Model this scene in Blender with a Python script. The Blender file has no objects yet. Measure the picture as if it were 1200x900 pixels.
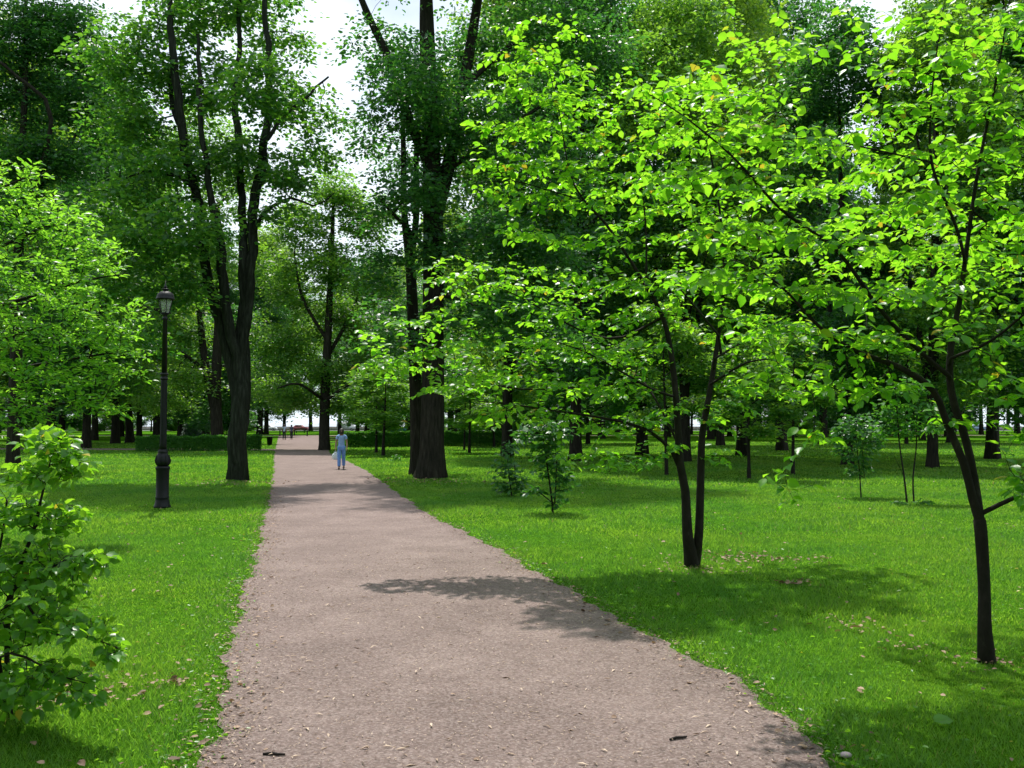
import bpy, math, random
import numpy as np
from mathutils import Vector, Matrix

# ------------------------------------------------------------------ camera, sky, sun
scn = bpy.context.scene
COL = scn.collection
F, CAMH, PITCH = 1100.0, 1.9, math.atan(46 / 1100)
cam = bpy.data.cameras.new('camera')
cam.sensor_width = 36.0
cam.lens = F / 1200 * 36
cam.clip_start = 0.1
cam.clip_end = 6000
camo = bpy.data.objects.new('camera', cam)
COL.objects.link(camo)
camo.location = (0, 0, CAMH)
camo.rotation_euler = (math.pi / 2 + PITCH, 0, 0)
scn.camera = camo

SUN_AZ, SUN_EL = math.radians(-14), math.radians(63)
world = bpy.data.worlds.new('World')
scn.world = world
world.use_nodes = True
wn, wl = world.node_tree.nodes, world.node_tree.links
wn.clear()
sky = wn.new('ShaderNodeTexSky')
sky.sky_type = 'NISHITA'
sky.sun_disc = False
sky.sun_elevation = SUN_EL
sky.sun_rotation = SUN_AZ
sky.air_density = 1.0
sky.dust_density = 1.5
bg = wn.new('ShaderNodeBackground')
bg.inputs['Strength'].default_value = 0.13
wl.new(sky.outputs[0], bg.inputs['Color'])
cloud = wn.new('ShaderNodeBackground')          # bright summer clouds
cloud.inputs['Color'].default_value = (0.82, 0.915, 1.0, 1)
cloud.inputs['Strength'].default_value = 1.2
geo = wn.new('ShaderNodeTexCoord')
mp = wn.new('ShaderNodeMapping')
mp.inputs['Scale'].default_value = (1.6, 1.6, 3.5)
wl.new(geo.outputs['Generated'], mp.inputs[0])
nz = wn.new('ShaderNodeTexNoise')
nz.inputs['Scale'].default_value = 1.7
nz.inputs['Detail'].default_value = 6
wl.new(mp.outputs[0], nz.inputs['Vector'])
rp = wn.new('ShaderNodeMapRange')
rp.inputs['From Min'].default_value = 0.28
rp.inputs['From Max'].default_value = 0.50
wl.new(nz.outputs[0], rp.inputs['Value'])
mixs = wn.new('ShaderNodeMixShader')
wl.new(rp.outputs[0], mixs.inputs[0])
wl.new(bg.outputs[0], mixs.inputs[1])
wl.new(cloud.outputs[0], mixs.inputs[2])
wo = wn.new('ShaderNodeOutputWorld')
wl.new(mixs.outputs[0], wo.inputs['Surface'])

sl = bpy.data.lights.new('sun', 'SUN')
sl.energy = 5.0
sl.angle = math.radians(0.9)
sl.color = (1.0, 0.955, 0.88)
so = bpy.data.objects.new('sun', sl)
COL.objects.link(so)
sdir = Vector((math.sin(SUN_AZ) * math.cos(SUN_EL), math.cos(SUN_AZ) * math.cos(SUN_EL), math.sin(SUN_EL)))
so.rotation_euler = sdir.to_track_quat('Z', 'Y').to_euler()
so.location = (0, 0, 60)

scn.view_settings.view_transform = 'Standard'
scn.view_settings.look = 'None'
scn.view_settings.gamma = 1
scn.view_settings.use_curve_mapping = False
scn.view_settings.exposure = 0.2
scn.render.engine = 'CYCLES'
cy = scn.cycles
cy.max_bounces = 6
cy.diffuse_bounces = 3
cy.glossy_bounces = 2
cy.transmission_bounces = 4
cy.transparent_max_bounces = 6
cy.use_denoising = True
cy.adaptive_threshold = 0.02
cy.caustics_reflective = False
cy.caustics_refractive = False

# ------------------------------------------------------------------ helpers
cp, sp = math.cos(PITCH), math.sin(PITCH)


def ray(px, py):
    x, y = (px - 600) / F, (450 - py) / F
    return np.array([x, cp - y * sp, sp + y * cp])


def P(px, py, d):                     # the point seen at photo pixel (px, py), d metres ahead
    r = ray(px, py)
    return np.array([0, 0, CAMH]) + r * (d / r[1])


def G(px, py):                        # the ground point there
    r = ray(px, py)
    t = -CAMH / r[2]
    return np.array([r[0] * t, r[1] * t, 0.0])


def mesh_np(name, V, faces):
    """faces: list of int arrays (n,k) with any k"""
    me = bpy.data.meshes.new(name)
    V = np.asarray(V, dtype=np.float32).reshape(-1, 3)
    faces = [np.asarray(f, dtype=np.int32) for f in faces if len(f)]
    loops = np.concatenate([f.ravel() for f in faces])
    tot = np.concatenate([np.full(len(f), f.shape[1], dtype=np.int32) for f in faces])
    st = np.concatenate([[0], np.cumsum(tot)[:-1]]).astype(np.int32)
    me.vertices.add(len(V))
    me.vertices.foreach_set('co', V.ravel())
    me.loops.add(len(loops))
    me.loops.foreach_set('vertex_index', loops)
    me.polygons.add(len(tot))
    me.polygons.foreach_set('loop_start', st)
    me.polygons.foreach_set('loop_total', tot)
    me.update(calc_edges=True)
    me.validate()
    return me


def obj(name, me, mat, parent=None, smooth=False):
    o = bpy.data.objects.new(name, me)
    if mat is not None and len(me.materials) == 0:
        me.materials.append(mat)
    if smooth:
        me.polygons.foreach_set('use_smooth', np.ones(len(me.polygons), dtype=bool))
    COL.objects.link(o)
    if parent is not None:
        o.parent = parent
    return o


def tag(o, label=None, cat=None, group=None, kind=None):
    if label:
        o['label'] = label
    if cat:
        o['category'] = cat
    if group:
        o['group'] = group
    if kind:
        o['kind'] = kind
    return o


def empty(name, loc, label, cat, group=None, rz=0.0):
    o = bpy.data.objects.new(name, None)
    o.empty_display_size = 0.2
    COL.objects.link(o)
    o.location = tuple(float(v) for v in loc)
    o.rotation_euler = (0, 0, rz)
    return tag(o, label, cat, group)


def copy_thing(root, loc, rz, sc, label, cat, group=None):
    r = root.copy()
    COL.objects.link(r)
    r.location = tuple(float(v) for v in loc)
    r.rotation_euler = (0, 0, rz)
    r.scale = sc if isinstance(sc, tuple) else (sc, sc, sc)
    for k in ('label', 'category', 'group'):
        if k in r:
            del r[k]
    tag(r, label, cat, group)
    for ch in list(root.children):
        c = ch.copy()
        COL.objects.link(c)
        c.parent = r
        for g in ch.children:
            e = g.copy()
            COL.objects.link(e)
            e.parent = c
    return r


# ------------------------------------------------------------------ materials
def mat_new(name):
    m = bpy.data.materials.new(name)
    m.use_nodes = True
    m.node_tree.nodes.clear()
    return m, m.node_tree.nodes, m.node_tree.links


def ramp(n, stops):
    r = n.new('ShaderNodeValToRGB')
    el = r.color_ramp.elements
    while len(el) < len(stops):
        el.new(0.5)
    for e, (p, c) in zip(el, stops):
        e.position = p
        e.color = (c[0], c[1], c[2], 1)
    return r


def leaf_mat(name, dark, light, tdark, tlight, trans=0.5, rough=0.45, yellow=None, spec=0.5):
    m, n, l = mat_new(name)
    g = n.new('ShaderNodeNewGeometry')
    st = [(0.0, dark), (0.8, light)]
    tt = [(0.0, tdark), (0.8, tlight)]
    if yellow:
        st += [(0.985, light), (0.99, yellow)]
        tt += [(0.985, tlight), (0.99, yellow)]
    r1, r2 = ramp(n, st), ramp(n, tt)
    l.new(g.outputs['Random Per Island'], r1.inputs[0])
    l.new(g.outputs['Random Per Island'], r2.inputs[0])
    p = n.new('ShaderNodeBsdfPrincipled')
    p.inputs['Roughness'].default_value = rough
    p.inputs['Specular IOR Level'].default_value = spec
    l.new(r1.outputs[0], p.inputs['Base Color'])
    t = n.new('ShaderNodeBsdfTranslucent')
    l.new(r2.outputs[0], t.inputs['Color'])
    mx = n.new('ShaderNodeMixShader')
    mx.inputs[0].default_value = trans
    l.new(p.outputs[0], mx.inputs[1])
    l.new(t.outputs[0], mx.inputs[2])
    o = n.new('ShaderNodeOutputMaterial')
    l.new(mx.outputs[0], o.inputs[0])
    return m


def simple_mat(name, stops, scale=5.0, rough=0.8, metal=0.0, bump=0.0, bscale=None, stretch=(1, 1, 1), spec=0.5, coords='Object'):
    m, n, l = mat_new(name)
    tc = n.new('ShaderNodeTexCoord')
    mp = n.new('ShaderNodeMapping')
    mp.inputs['Scale'].default_value = stretch
    l.new(tc.outputs[coords], mp.inputs[0])
    z = n.new('ShaderNodeTexNoise')
    z.inputs['Scale'].default_value = scale
    z.inputs['Detail'].default_value = 6
    z.inputs['Roughness'].default_value = 0.65
    l.new(mp.outputs[0], z.inputs['Vector'])
    r = ramp(n, stops)
    l.new(z.outputs[0], r.inputs[0])
    p = n.new('ShaderNodeBsdfPrincipled')
    p.inputs['Roughness'].default_value = rough
    p.inputs['Metallic'].default_value = metal
    p.inputs['Specular IOR Level'].default_value = spec
    l.new(r.outputs[0], p.inputs['Base Color'])
    if bump:
        z2 = n.new('ShaderNodeTexNoise')
        z2.inputs['Scale'].default_value = bscale or scale * 3
        z2.inputs['Detail'].default_value = 8
        l.new(mp.outputs[0], z2.inputs['Vector'])
        b = n.new('ShaderNodeBump')
        b.inputs['Strength'].default_value = 1.0
        b.inputs['Distance'].default_value = bump
        l.new(z2.outputs[0], b.inputs['Height'])
        l.new(b.outputs[0], p.inputs['Normal'])
    o = n.new('ShaderNodeOutputMaterial')
    l.new(p.outputs[0], o.inputs[0])
    return m


M = {}
M['bark'] = simple_mat('bark', [(0.3, (0.012, 0.011, 0.009)), (0.55, (0.03, 0.027, 0.021)), (0.75, (0.052, 0.052, 0.038))],
                       scale=6, rough=0.95, bump=0.06, bscale=9, stretch=(2.2, 2.2, 0.35), spec=0.1)
M['bark_young'] = simple_mat('bark_young', [(0.3, (0.010, 0.009, 0.007)), (0.6, (0.022, 0.018, 0.015)), (0.8, (0.05, 0.046, 0.038))],
                             scale=14, rough=0.85, bump=0.008, bscale=30, stretch=(1, 1, 0.5), spec=0.2)
M['bark_mossy'] = simple_mat('bark_mossy', [(0.3, (0.010, 0.011, 0.009)), (0.5, (0.022, 0.026, 0.019)), (0.62, (0.038, 0.044, 0.034)), (0.8, (0.07, 0.078, 0.06))],
                             scale=5, rough=0.95, bump=0.09, bscale=8, stretch=(2.6, 2.6, 0.3), spec=0.1)
M['leaf_young'] = leaf_mat('leaf_young', (0.045, 0.16, 0.014), (0.085, 0.25, 0.022), (0.18, 0.56, 0.012), (0.42, 0.84, 0.03),
                           trans=0.56, rough=0.36, yellow=(0.55, 0.42, 0.03))
M['leaf_bright'] = leaf_mat('leaf_bright', (0.055, 0.17, 0.02), (0.10, 0.26, 0.03), (0.24, 0.62, 0.03), (0.42, 0.85, 0.05),
                            trans=0.52, rough=0.38)
M['leaf_shrub'] = leaf_mat('leaf_shrub', (0.05, 0.15, 0.018), (0.09, 0.24, 0.03), (0.22, 0.55, 0.02), (0.42, 0.80, 0.03),
                           trans=0.5, rough=0.36, yellow=(0.5, 0.42, 0.03))
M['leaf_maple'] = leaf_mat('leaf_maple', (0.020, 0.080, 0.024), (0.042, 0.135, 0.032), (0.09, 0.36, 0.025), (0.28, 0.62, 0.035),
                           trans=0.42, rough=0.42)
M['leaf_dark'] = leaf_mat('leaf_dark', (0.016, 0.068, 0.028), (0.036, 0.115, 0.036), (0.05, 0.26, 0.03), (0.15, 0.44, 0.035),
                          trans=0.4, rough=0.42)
M['leaf_mid'] = leaf_mat('leaf_mid', (0.034, 0.110, 0.028), (0.068, 0.175, 0.036), (0.17, 0.46, 0.03), (0.38, 0.70, 0.045),
                         trans=0.45, rough=0.42)
M['leaf_hedge'] = leaf_mat('leaf_hedge', (0.028, 0.11, 0.022), (0.06, 0.19, 0.03), (0.10, 0.38, 0.02), (0.2, 0.55, 0.03), trans=0.38, rough=.55, spec=.3)
M['leaf_small'] = leaf_mat('leaf_small', (0.02, 0.085, 0.024), (0.045, 0.15, 0.034), (0.06, 0.26, 0.02), (0.14, 0.42, 0.03), trans=0.35, rough=.4)
M['leaf_spruce'] = leaf_mat('leaf_spruce', (0.04, 0.08, 0.06), (0.09, 0.15, 0.12), (0.05, 0.12, 0.06), (0.08, 0.18, 0.1), trans=0.15, rough=0.6)
M['grass'] = leaf_mat('grass_blade', (0.050, 0.140, 0.018), (0.115, 0.250, 0.036), (0.15, 0.42, 0.025), (0.32, 0.66, 0.05),
                      trans=0.45, rough=0.5, yellow=(0.3, 0.30, 0.08), spec=0.35)
_gt = M['grass'].node_tree               # greener and yellower patches through the lawn
_tc = _gt.nodes.new('ShaderNodeTexCoord')
for _sc, _lo, _hi in ((.35, (.72, .86, .9, 1), (1.32, 1.12, 1.0, 1)), (2.3, (.85, .88, .9, 1), (1.15, 1.08, 1.05, 1))):
    _z = _gt.nodes.new('ShaderNodeTexNoise')
    _z.inputs['Scale'].default_value = _sc
    _z.inputs['Detail'].default_value = 5
    _gt.links.new(_tc.outputs['Object'], _z.inputs['Vector'])
    _r = ramp(_gt.nodes, [(0.36, _lo), (0.64, _hi)])
    _gt.links.new(_z.outputs[0], _r.inputs[0])
    for _n in list(_gt.nodes):
        if _n.type in ('BSDF_PRINCIPLED', 'BSDF_TRANSLUCENT'):
            _in = _n.inputs['Base Color' if _n.type == 'BSDF_PRINCIPLED' else 'Color']
            _m = _gt.nodes.new('ShaderNodeMix')
            _m.data_type = 'RGBA'
            _m.blend_type = 'MULTIPLY'
            _m.inputs[0].default_value = 1
            _gt.links.new(_in.links[0].from_socket, _m.inputs[6])
            _gt.links.new(_r.outputs[0], _m.inputs[7])
            _gt.links.new(_m.outputs[2], _in)
M['black_iron'] = simple_mat('black_iron', [(0.3, (0.004, 0.0045, 0.006)), (0.7, (0.008, 0.009, 0.012))], scale=9, rough=0.5,
                             bump=0.002, bscale=40, spec=0.28)


# ------------------------------------------------------------------ ground
rng = np.random.default_rng(7)

# path edges (photo pixel on the ground)
LE = [(237, 900), (250, 842), (262, 800), (272, 742), (286, 700), (297, 660), (310, 610), (318, 575), (321, 550), (321, 534), (323, 528)]
RE = [(980, 900), (922, 842), (868, 800), (797, 769), (720, 722), (647, 680), (575, 640), (497, 600), (455, 570), (430, 552), (408, 541), (386, 531)]
LW = np.array([G(*p)[:2] for p in LE])
RW = np.array([G(*p)[:2] for p in RE])
LW = np.vstack([[-1.35, -3.0], [-1.42, 3.0], LW, [LW[-1] + np.array([-.25, 1]) * 8.0]])
RW = np.vstack([[1.75, -3.0], [1.7, 3.6], RW, [RW[-1] + np.array([-.2, 1]) * 22.0]])
LW = LW[np.argsort(LW[:, 1])]
RW = RW[np.argsort(RW[:, 1])]
FARY = 118.0


def left_edge(y):
    return np.interp(y, LW[:, 1], LW[:, 0]) + np.where(y > LW[-1, 1], -(y - LW[-1, 1]) * 0.245, 0)


def right_edge(y):
    return np.interp(y, RW[:, 1], RW[:, 0]) + np.where(y > RW[-1, 1], -(y - RW[-1, 1]) * 0.2, 0)


def wig(y, s):
    return 0.02 * np.sin(y * .83 + s * 2) + 0.03 * np.sin(y * 2.1 + s) + 0.03 * np.sin(y * 5.3 + 2 * s) + 0.022 * np.sin(y * 11.7 + 3 * s) + 0.012 * np.sin(y * 29 + s)


def on_path(x, y, m=0.0):
    a = (x > left_edge(y) + wig(y, 1.0) - m) & (x < right_edge(y) + wig(y, 4.0) + m) & (y < 143)
    c = np.abs(y - (145 + 0.04 * x)) < 2.5 + m          # path crossing far away
    b = np.zeros_like(a)
    d2 = np.abs(y - (67.0 - 0.12 * (x + 17))) < 2.0 + m    # side path leaving behind the hedge
    b = d2 & (x < left_edge(y) + 0.5) & (x > -60)
    return a | c | b


def ground_mat():
    m, n, l = mat_new('lawn_ground')
    tc = n.new('ShaderNodeTexCoord')
    z = n.new('ShaderNodeTexNoise')
    z.inputs['Scale'].default_value = 0.45
    z.inputs['Detail'].default_value = 12
    z.inputs['Roughness'].default_value = 0.7
    l.new(tc.outputs['Object'], z.inputs['Vector'])
    r = ramp(n, [(0.3, (0.034, 0.105, 0.006)), (0.5, (0.055, 0.155, 0.008)), (0.7, (0.085, 0.19, 0.012))])
    l.new(z.outputs[0], r.inputs[0])
    z2 = n.new('ShaderNodeTexNoise')
    z2.inputs['Scale'].default_value = 9
    z2.inputs['Detail'].default_value = 9
    z2.inputs['Roughness'].default_value = 0.75
    l.new(tc.outputs['Object'], z2.inputs['Vector'])
    mr = n.new('ShaderNodeMapRange')
    mr.inputs['From Min'].default_value = 0.3
    mr.inputs['From Max'].default_value = 0.7
    mr.inputs['To Min'].default_value = 0.45
    mr.inputs['To Max'].default_value = 1.6
    l.new(z2.outputs[0], mr.inputs['Value'])
    mul = n.new('ShaderNodeMix')
    mul.data_type = 'RGBA'
    mul.blend_type = 'MULTIPLY'
    mul.inputs[0].default_value = 1
    l.new(r.outputs[0], mul.inputs[6])
    l.new(mr.outputs[0], mul.inputs[7])
    p = n.new('ShaderNodeBsdfPrincipled')
    p.inputs['Roughness'].default_value = 0.9
    p.inputs['Specular IOR Level'].default_value = 0.0
    l.new(mul.outputs[2], p.inputs['Base Color'])
    b = n.new('ShaderNodeBump')
    b.inputs['Distance'].default_value = 0.06
    l.new(z2.outputs[0], b.inputs['Height'])
    l.new(b.outputs[0], p.inputs['Normal'])
    o = n.new('ShaderNodeOutputMaterial')
    l.new(p.outputs[0], o.inputs[0])
    return m


def gravel_mat():
    m, n, l = mat_new('path_gravel')
    tc = n.new('ShaderNodeTexCoord')

    def noise(scale, det=8, rough=0.7):
        z = n.new('ShaderNodeTexNoise')
        z.inputs['Scale'].default_value = scale
        z.inputs['Detail'].default_value = det
        z.inputs['Roughness'].default_value = rough
        l.new(tc.outputs['Object'], z.inputs['Vector'])
        return z
    z1 = noise(0.9, 8)
    r1 = ramp(n, [(0.28, (0.122, 0.084, 0.072)), (0.5, (0.196, 0.141, 0.124)), (0.72, (0.275, 0.206, 0.183))])
    l.new(z1.outputs[0], r1.inputs[0])
    z2 = noise(38, 10, 0.8)
    mr = n.new('ShaderNodeMapRange')
    mr.inputs['From Min'].default_value = 0.32
    mr.inputs['From Max'].default_value = 0.68
    mr.inputs['To Min'].default_value = 0.55
    mr.inputs['To Max'].default_value = 1.42
    l.new(z2.outputs[0], mr.inputs['Value'])
    mul = n.new('ShaderNodeMix')
    mul.data_type = 'RGBA'
    mul.blend_type = 'MULTIPLY'
    mul.inputs[0].default_value = 1
    l.new(r1.outputs[0], mul.inputs[6])
    l.new(mr.outputs[0], mul.inputs[7])
    v = n.new('ShaderNodeTexVoronoi')       # pale and dark grit
    v.inputs['Scale'].default_value = 75
    l.new(tc.outputs['Object'], v.inputs['Vector'])
    cr = ramp(n, [(0.0, (0.07, 0.06, 0.058)), (0.5, (0.19, 0.142, 0.132)), (1.0, (0.44, 0.375, 0.36))])
    sep = n.new('ShaderNodeSeparateColor')
    l.new(v.outputs['Color'], sep.inputs[0])
    l.new(sep.outputs[0], cr.inputs[0])
    mx = n.new('ShaderNodeMix')
    mx.data_type = 'RGBA'
    mx.inputs[0].default_value = 0.33
    l.new(mul.outputs[2], mx.inputs[6])
    l.new(cr.outputs[0], mx.inputs[7])
    p = n.new('ShaderNodeBsdfPrincipled')
    p.inputs['Roughness'].default_value = 0.92
    p.inputs['Specular IOR Level'].default_value = 0.2
    l.new(mx.outputs[2], p.inputs['Base Color'])
    b = n.new('ShaderNodeBump')
    b.inputs['Distance'].default_value = 0.012
    l.new(z2.outputs[0], b.inputs['Height'])
    b2 = n.new('ShaderNodeBump')
    b2.inputs['Distance'].default_value = 0.05
    b2.inputs['Strength'].default_value = 0.6
    z3 = noise(3.0, 5)
    l.new(z3.outputs[0], b2.inputs['Height'])
    l.new(b.outputs[0], b2.inputs['Normal'])
    l.new(b2.outputs[0], p.inputs['Normal'])
    o = n.new('ShaderNodeOutputMaterial')
    l.new(p.outputs[0], o.inputs[0])
    return m


M['gravel'] = gravel_mat()
gm = mesh_np('ground', [(-4000, -400, 0), (4000, -400, 0), (4000, 5000, 0), (-4000, 5000, 0)], [[(0, 1, 2, 3)]])
tag(obj('ground', gm, ground_mat()), 'mown green park lawn stretching away between the trees', 'lawn', kind='structure')


def strip_mesh(name, L, R, z):
    n = len(L)
    V = np.zeros((2 * n, 3))
    V[:n, :2] = L
    V[n:, :2] = R
    V[:, 2] = z
    i = np.arange(n - 1)
    return mesh_np(name, V, [np.stack([i, i + n, i + n + 1, i + 1], 1)])


ys = np.concatenate([np.arange(-3, 30, 0.04), np.arange(30, 143, 0.3)])
pL = np.stack([left_edge(ys) + wig(ys, 1.0), ys], 1)
pR = np.stack([right_edge(ys) + wig(ys, 4.0), ys], 1)
tag(obj('path', strip_mesh('path', pL, pR, 0.008), M['gravel']), 'pinkish grey gravel path running straight into the park', 'path', kind='structure')
xs = np.arange(-160, 220, 1.0)
tag(obj('crossing_path', strip_mesh('crossing_path', np.stack([xs, 142 + .04 * xs], 1)[::-1], np.stack([xs, 148 + .04 * xs], 1)[::-1], 0.016), M['gravel']),
    'pale gravel path crossing beyond the two distant walkers', 'path', kind='structure')
xs = np.arange(-60, -14.5, 0.5)
yc = 67.0 - 0.12 * (xs + 17)
tag(obj('side_path', strip_mesh('side_path', np.stack([xs, yc + 2], 1), np.stack([xs, yc - 2], 1), 0.012), M['gravel']),
    'gravel side path branching off behind the clipped hedge', 'path', kind='structure')

# ------------------------------------------------------------------ far embankment: road, parapet, river
M['asphalt'] = simple_mat('asphalt', [(0.3, (0.10, 0.10, 0.10)), (0.7, (0.16, 0.155, 0.15))], scale=3, rough=0.9, spec=0.2)
M['granite'] = simple_mat('granite', [(0.3, (0.22, 0.18, 0.19)), (0.7, (0.36, 0.31, 0.32))], scale=4, rough=0.8, bump=0.01)
M['water'] = simple_mat('river_water', [(0.3, (0.10, 0.12, 0.14)), (0.7, (0.16, 0.18, 0.20))], scale=0.05, rough=0.12, bump=0.12, bscale=0.8, spec=0.8)
tag(obj('road', mesh_np('road', [(-900, 235, .02), (900, 235, .02), (900, 249, .02), (-900, 249, .02)], [[(0, 1, 2, 3)]]), M['asphalt']),
    'grey embankment road beyond the far lawn', 'road', kind='structure')
tag(obj('river', mesh_np('river', [(-3000, 258, .03), (3000, 258, .03), (3000, 4500, .03), (-3000, 4500, .03)], [[(0, 1, 2, 3)]]), M['water']),
    'pale river water beyond the embankment parapet', 'river', kind='structure')


def box_vf(x0, x1, y0, y1, z0, z1):
    V = [(x0, y0, z0), (x1, y0, z0), (x1, y1, z0), (x0, y1, z0), (x0, y0, z1), (x1, y0, z1), (x1, y1, z1), (x0, y1, z1)]
    Fc = [(0, 3, 2, 1), (4, 5, 6, 7), (0, 1, 5, 4), (1, 2, 6, 5), (2, 3, 7, 6), (3, 0, 4, 7)]
    return V, Fc


class MB:                              # collects boxes, lathes and tubes into one mesh
    def __init__(s):
        s.V, s.Q, s.T = [], [], []

    def add(s, V, Q=(), T=()):
        b = len(s.V)
        s.V += [tuple(map(float, v)) for v in V]
        s.Q += [tuple(b + i for i in q) for q in Q]
        s.T += [tuple(b + i for i in q) for q in T]
        return s

    def box(s, *a):
        V, Fc = box_vf(*a)
        return s.add(V, Fc)

    def lathe(s, prof, n=24, c=(0, 0, 0), phase=0.0, sy=1.0):
        V, Q, T = [], [], []
        for r, z in prof:
            for k in range(n):
                a = 2 * math.pi * k / n + phase
                V.append((c[0] + r * math.cos(a), c[1] + sy * r * math.sin(a), c[2] + z))
        for j in range(len(prof) - 1):
            for k in range(n):
                k2 = (k + 1) % n
                Q.append((j * n + k, j * n + k2, (j + 1) * n + k2, (j + 1) * n + k))
        V += [(c[0], c[1], c[2] + prof[0][1]), (c[0], c[1], c[2] + prof[-1][1])]
        a, b = len(V) - 2, len(V) - 1
        for k in range(n):
            k2 = (k + 1) % n
            T.append((a, k2, k))
            m = (len(prof) - 1) * n
            T.append((b, m + k, m + k2))
        return s.add(V, Q, T)

    def tube(s, pts, rad, n=8):
        V, Q = tube_np(np.array(pts, float), np.array(rad, float) if np.ndim(rad) else np.full(len(pts), rad), n)
        return s.add(V, Q)

    def build(s, name, mat, parent=None, smooth=False):
        fs = []
        if s.Q:
            fs.append(np.array(s.Q))
        if s.T:
            fs.append(np.array(s.T))
        return obj(name, mesh_np(name, s.V, fs), mat, parent, smooth)


def tube_np(pts, rad, n):
    m = len(pts)
    t = np.zeros_like(pts)
    t[1:-1] = pts[2:] - pts[:-2]
    t[0] = pts[1] - pts[0]
    t[-1] = pts[-1] - pts[-2]
    t /= np.linalg.norm(t, axis=1)[:, None] + 1e-9
    u = np.cross(t[0], (1.0, 0, 0) if abs(t[0][0]) < 0.8 else (0, 1.0, 0))
    u /= np.linalg.norm(u)
    ang = np.arange(n) * 2 * math.pi / n
    ca, sa = np.cos(ang)[:, None], np.sin(ang)[:, None]
    V = np.zeros((m, n, 3))
    for i in range(m):
        u = u - t[i] * np.dot(u, t[i])
        u /= np.linalg.norm(u) + 1e-9
        w = np.cross(t[i], u)
        V[i] = pts[i] + rad[i] * (ca * u + sa * w)
    k = np.arange(n)
    k2 = (k + 1) % n
    Q = []
    for i in range(m - 1):
        Q.append(np.stack([i * n + k, i * n + k2, (i + 1) * n + k2, (i + 1) * n + k], 1))
    return V.reshape(-1, 3), np.concatenate(Q)


pw = empty('parapet_wall', (0, 254, 0), 'low granite parapet along the river at the end of the park', 'wall')
b = MB()
b.box(-400, 400, -.25, .25, 0, .85)
b.build('wall', M['granite'], pw)
b = MB()
b.box(-400, 400, -.35, .35, .853, 1.0)
b.build('coping', M['granite'], pw)

# ------------------------------------------------------------------ tree engine


def catmull(pts, step):
    pts = np.array(pts, float)
    out, rads = [], []
    q = np.vstack([2 * pts[0] - pts[1], pts, 2 * pts[-1] - pts[-2]])
    for i in range(1, len(q) - 2):
        L = np.linalg.norm(q[i + 1, :3] - q[i, :3])
        k = max(1, int(L / step))
        for j in range(k):
            t = j / k
            out.append(0.5 * ((2 * q[i]) + (-q[i - 1] + q[i + 1]) * t + (2 * q[i - 1] - 5 * q[i] + 4 * q[i + 1] - q[i + 2]) * t * t
                              + (-q[i - 1] + 3 * q[i] - 3 * q[i + 1] + q[i + 2]) * t ** 3))
    out.append(pts[-1])
    return np.array(out)


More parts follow.
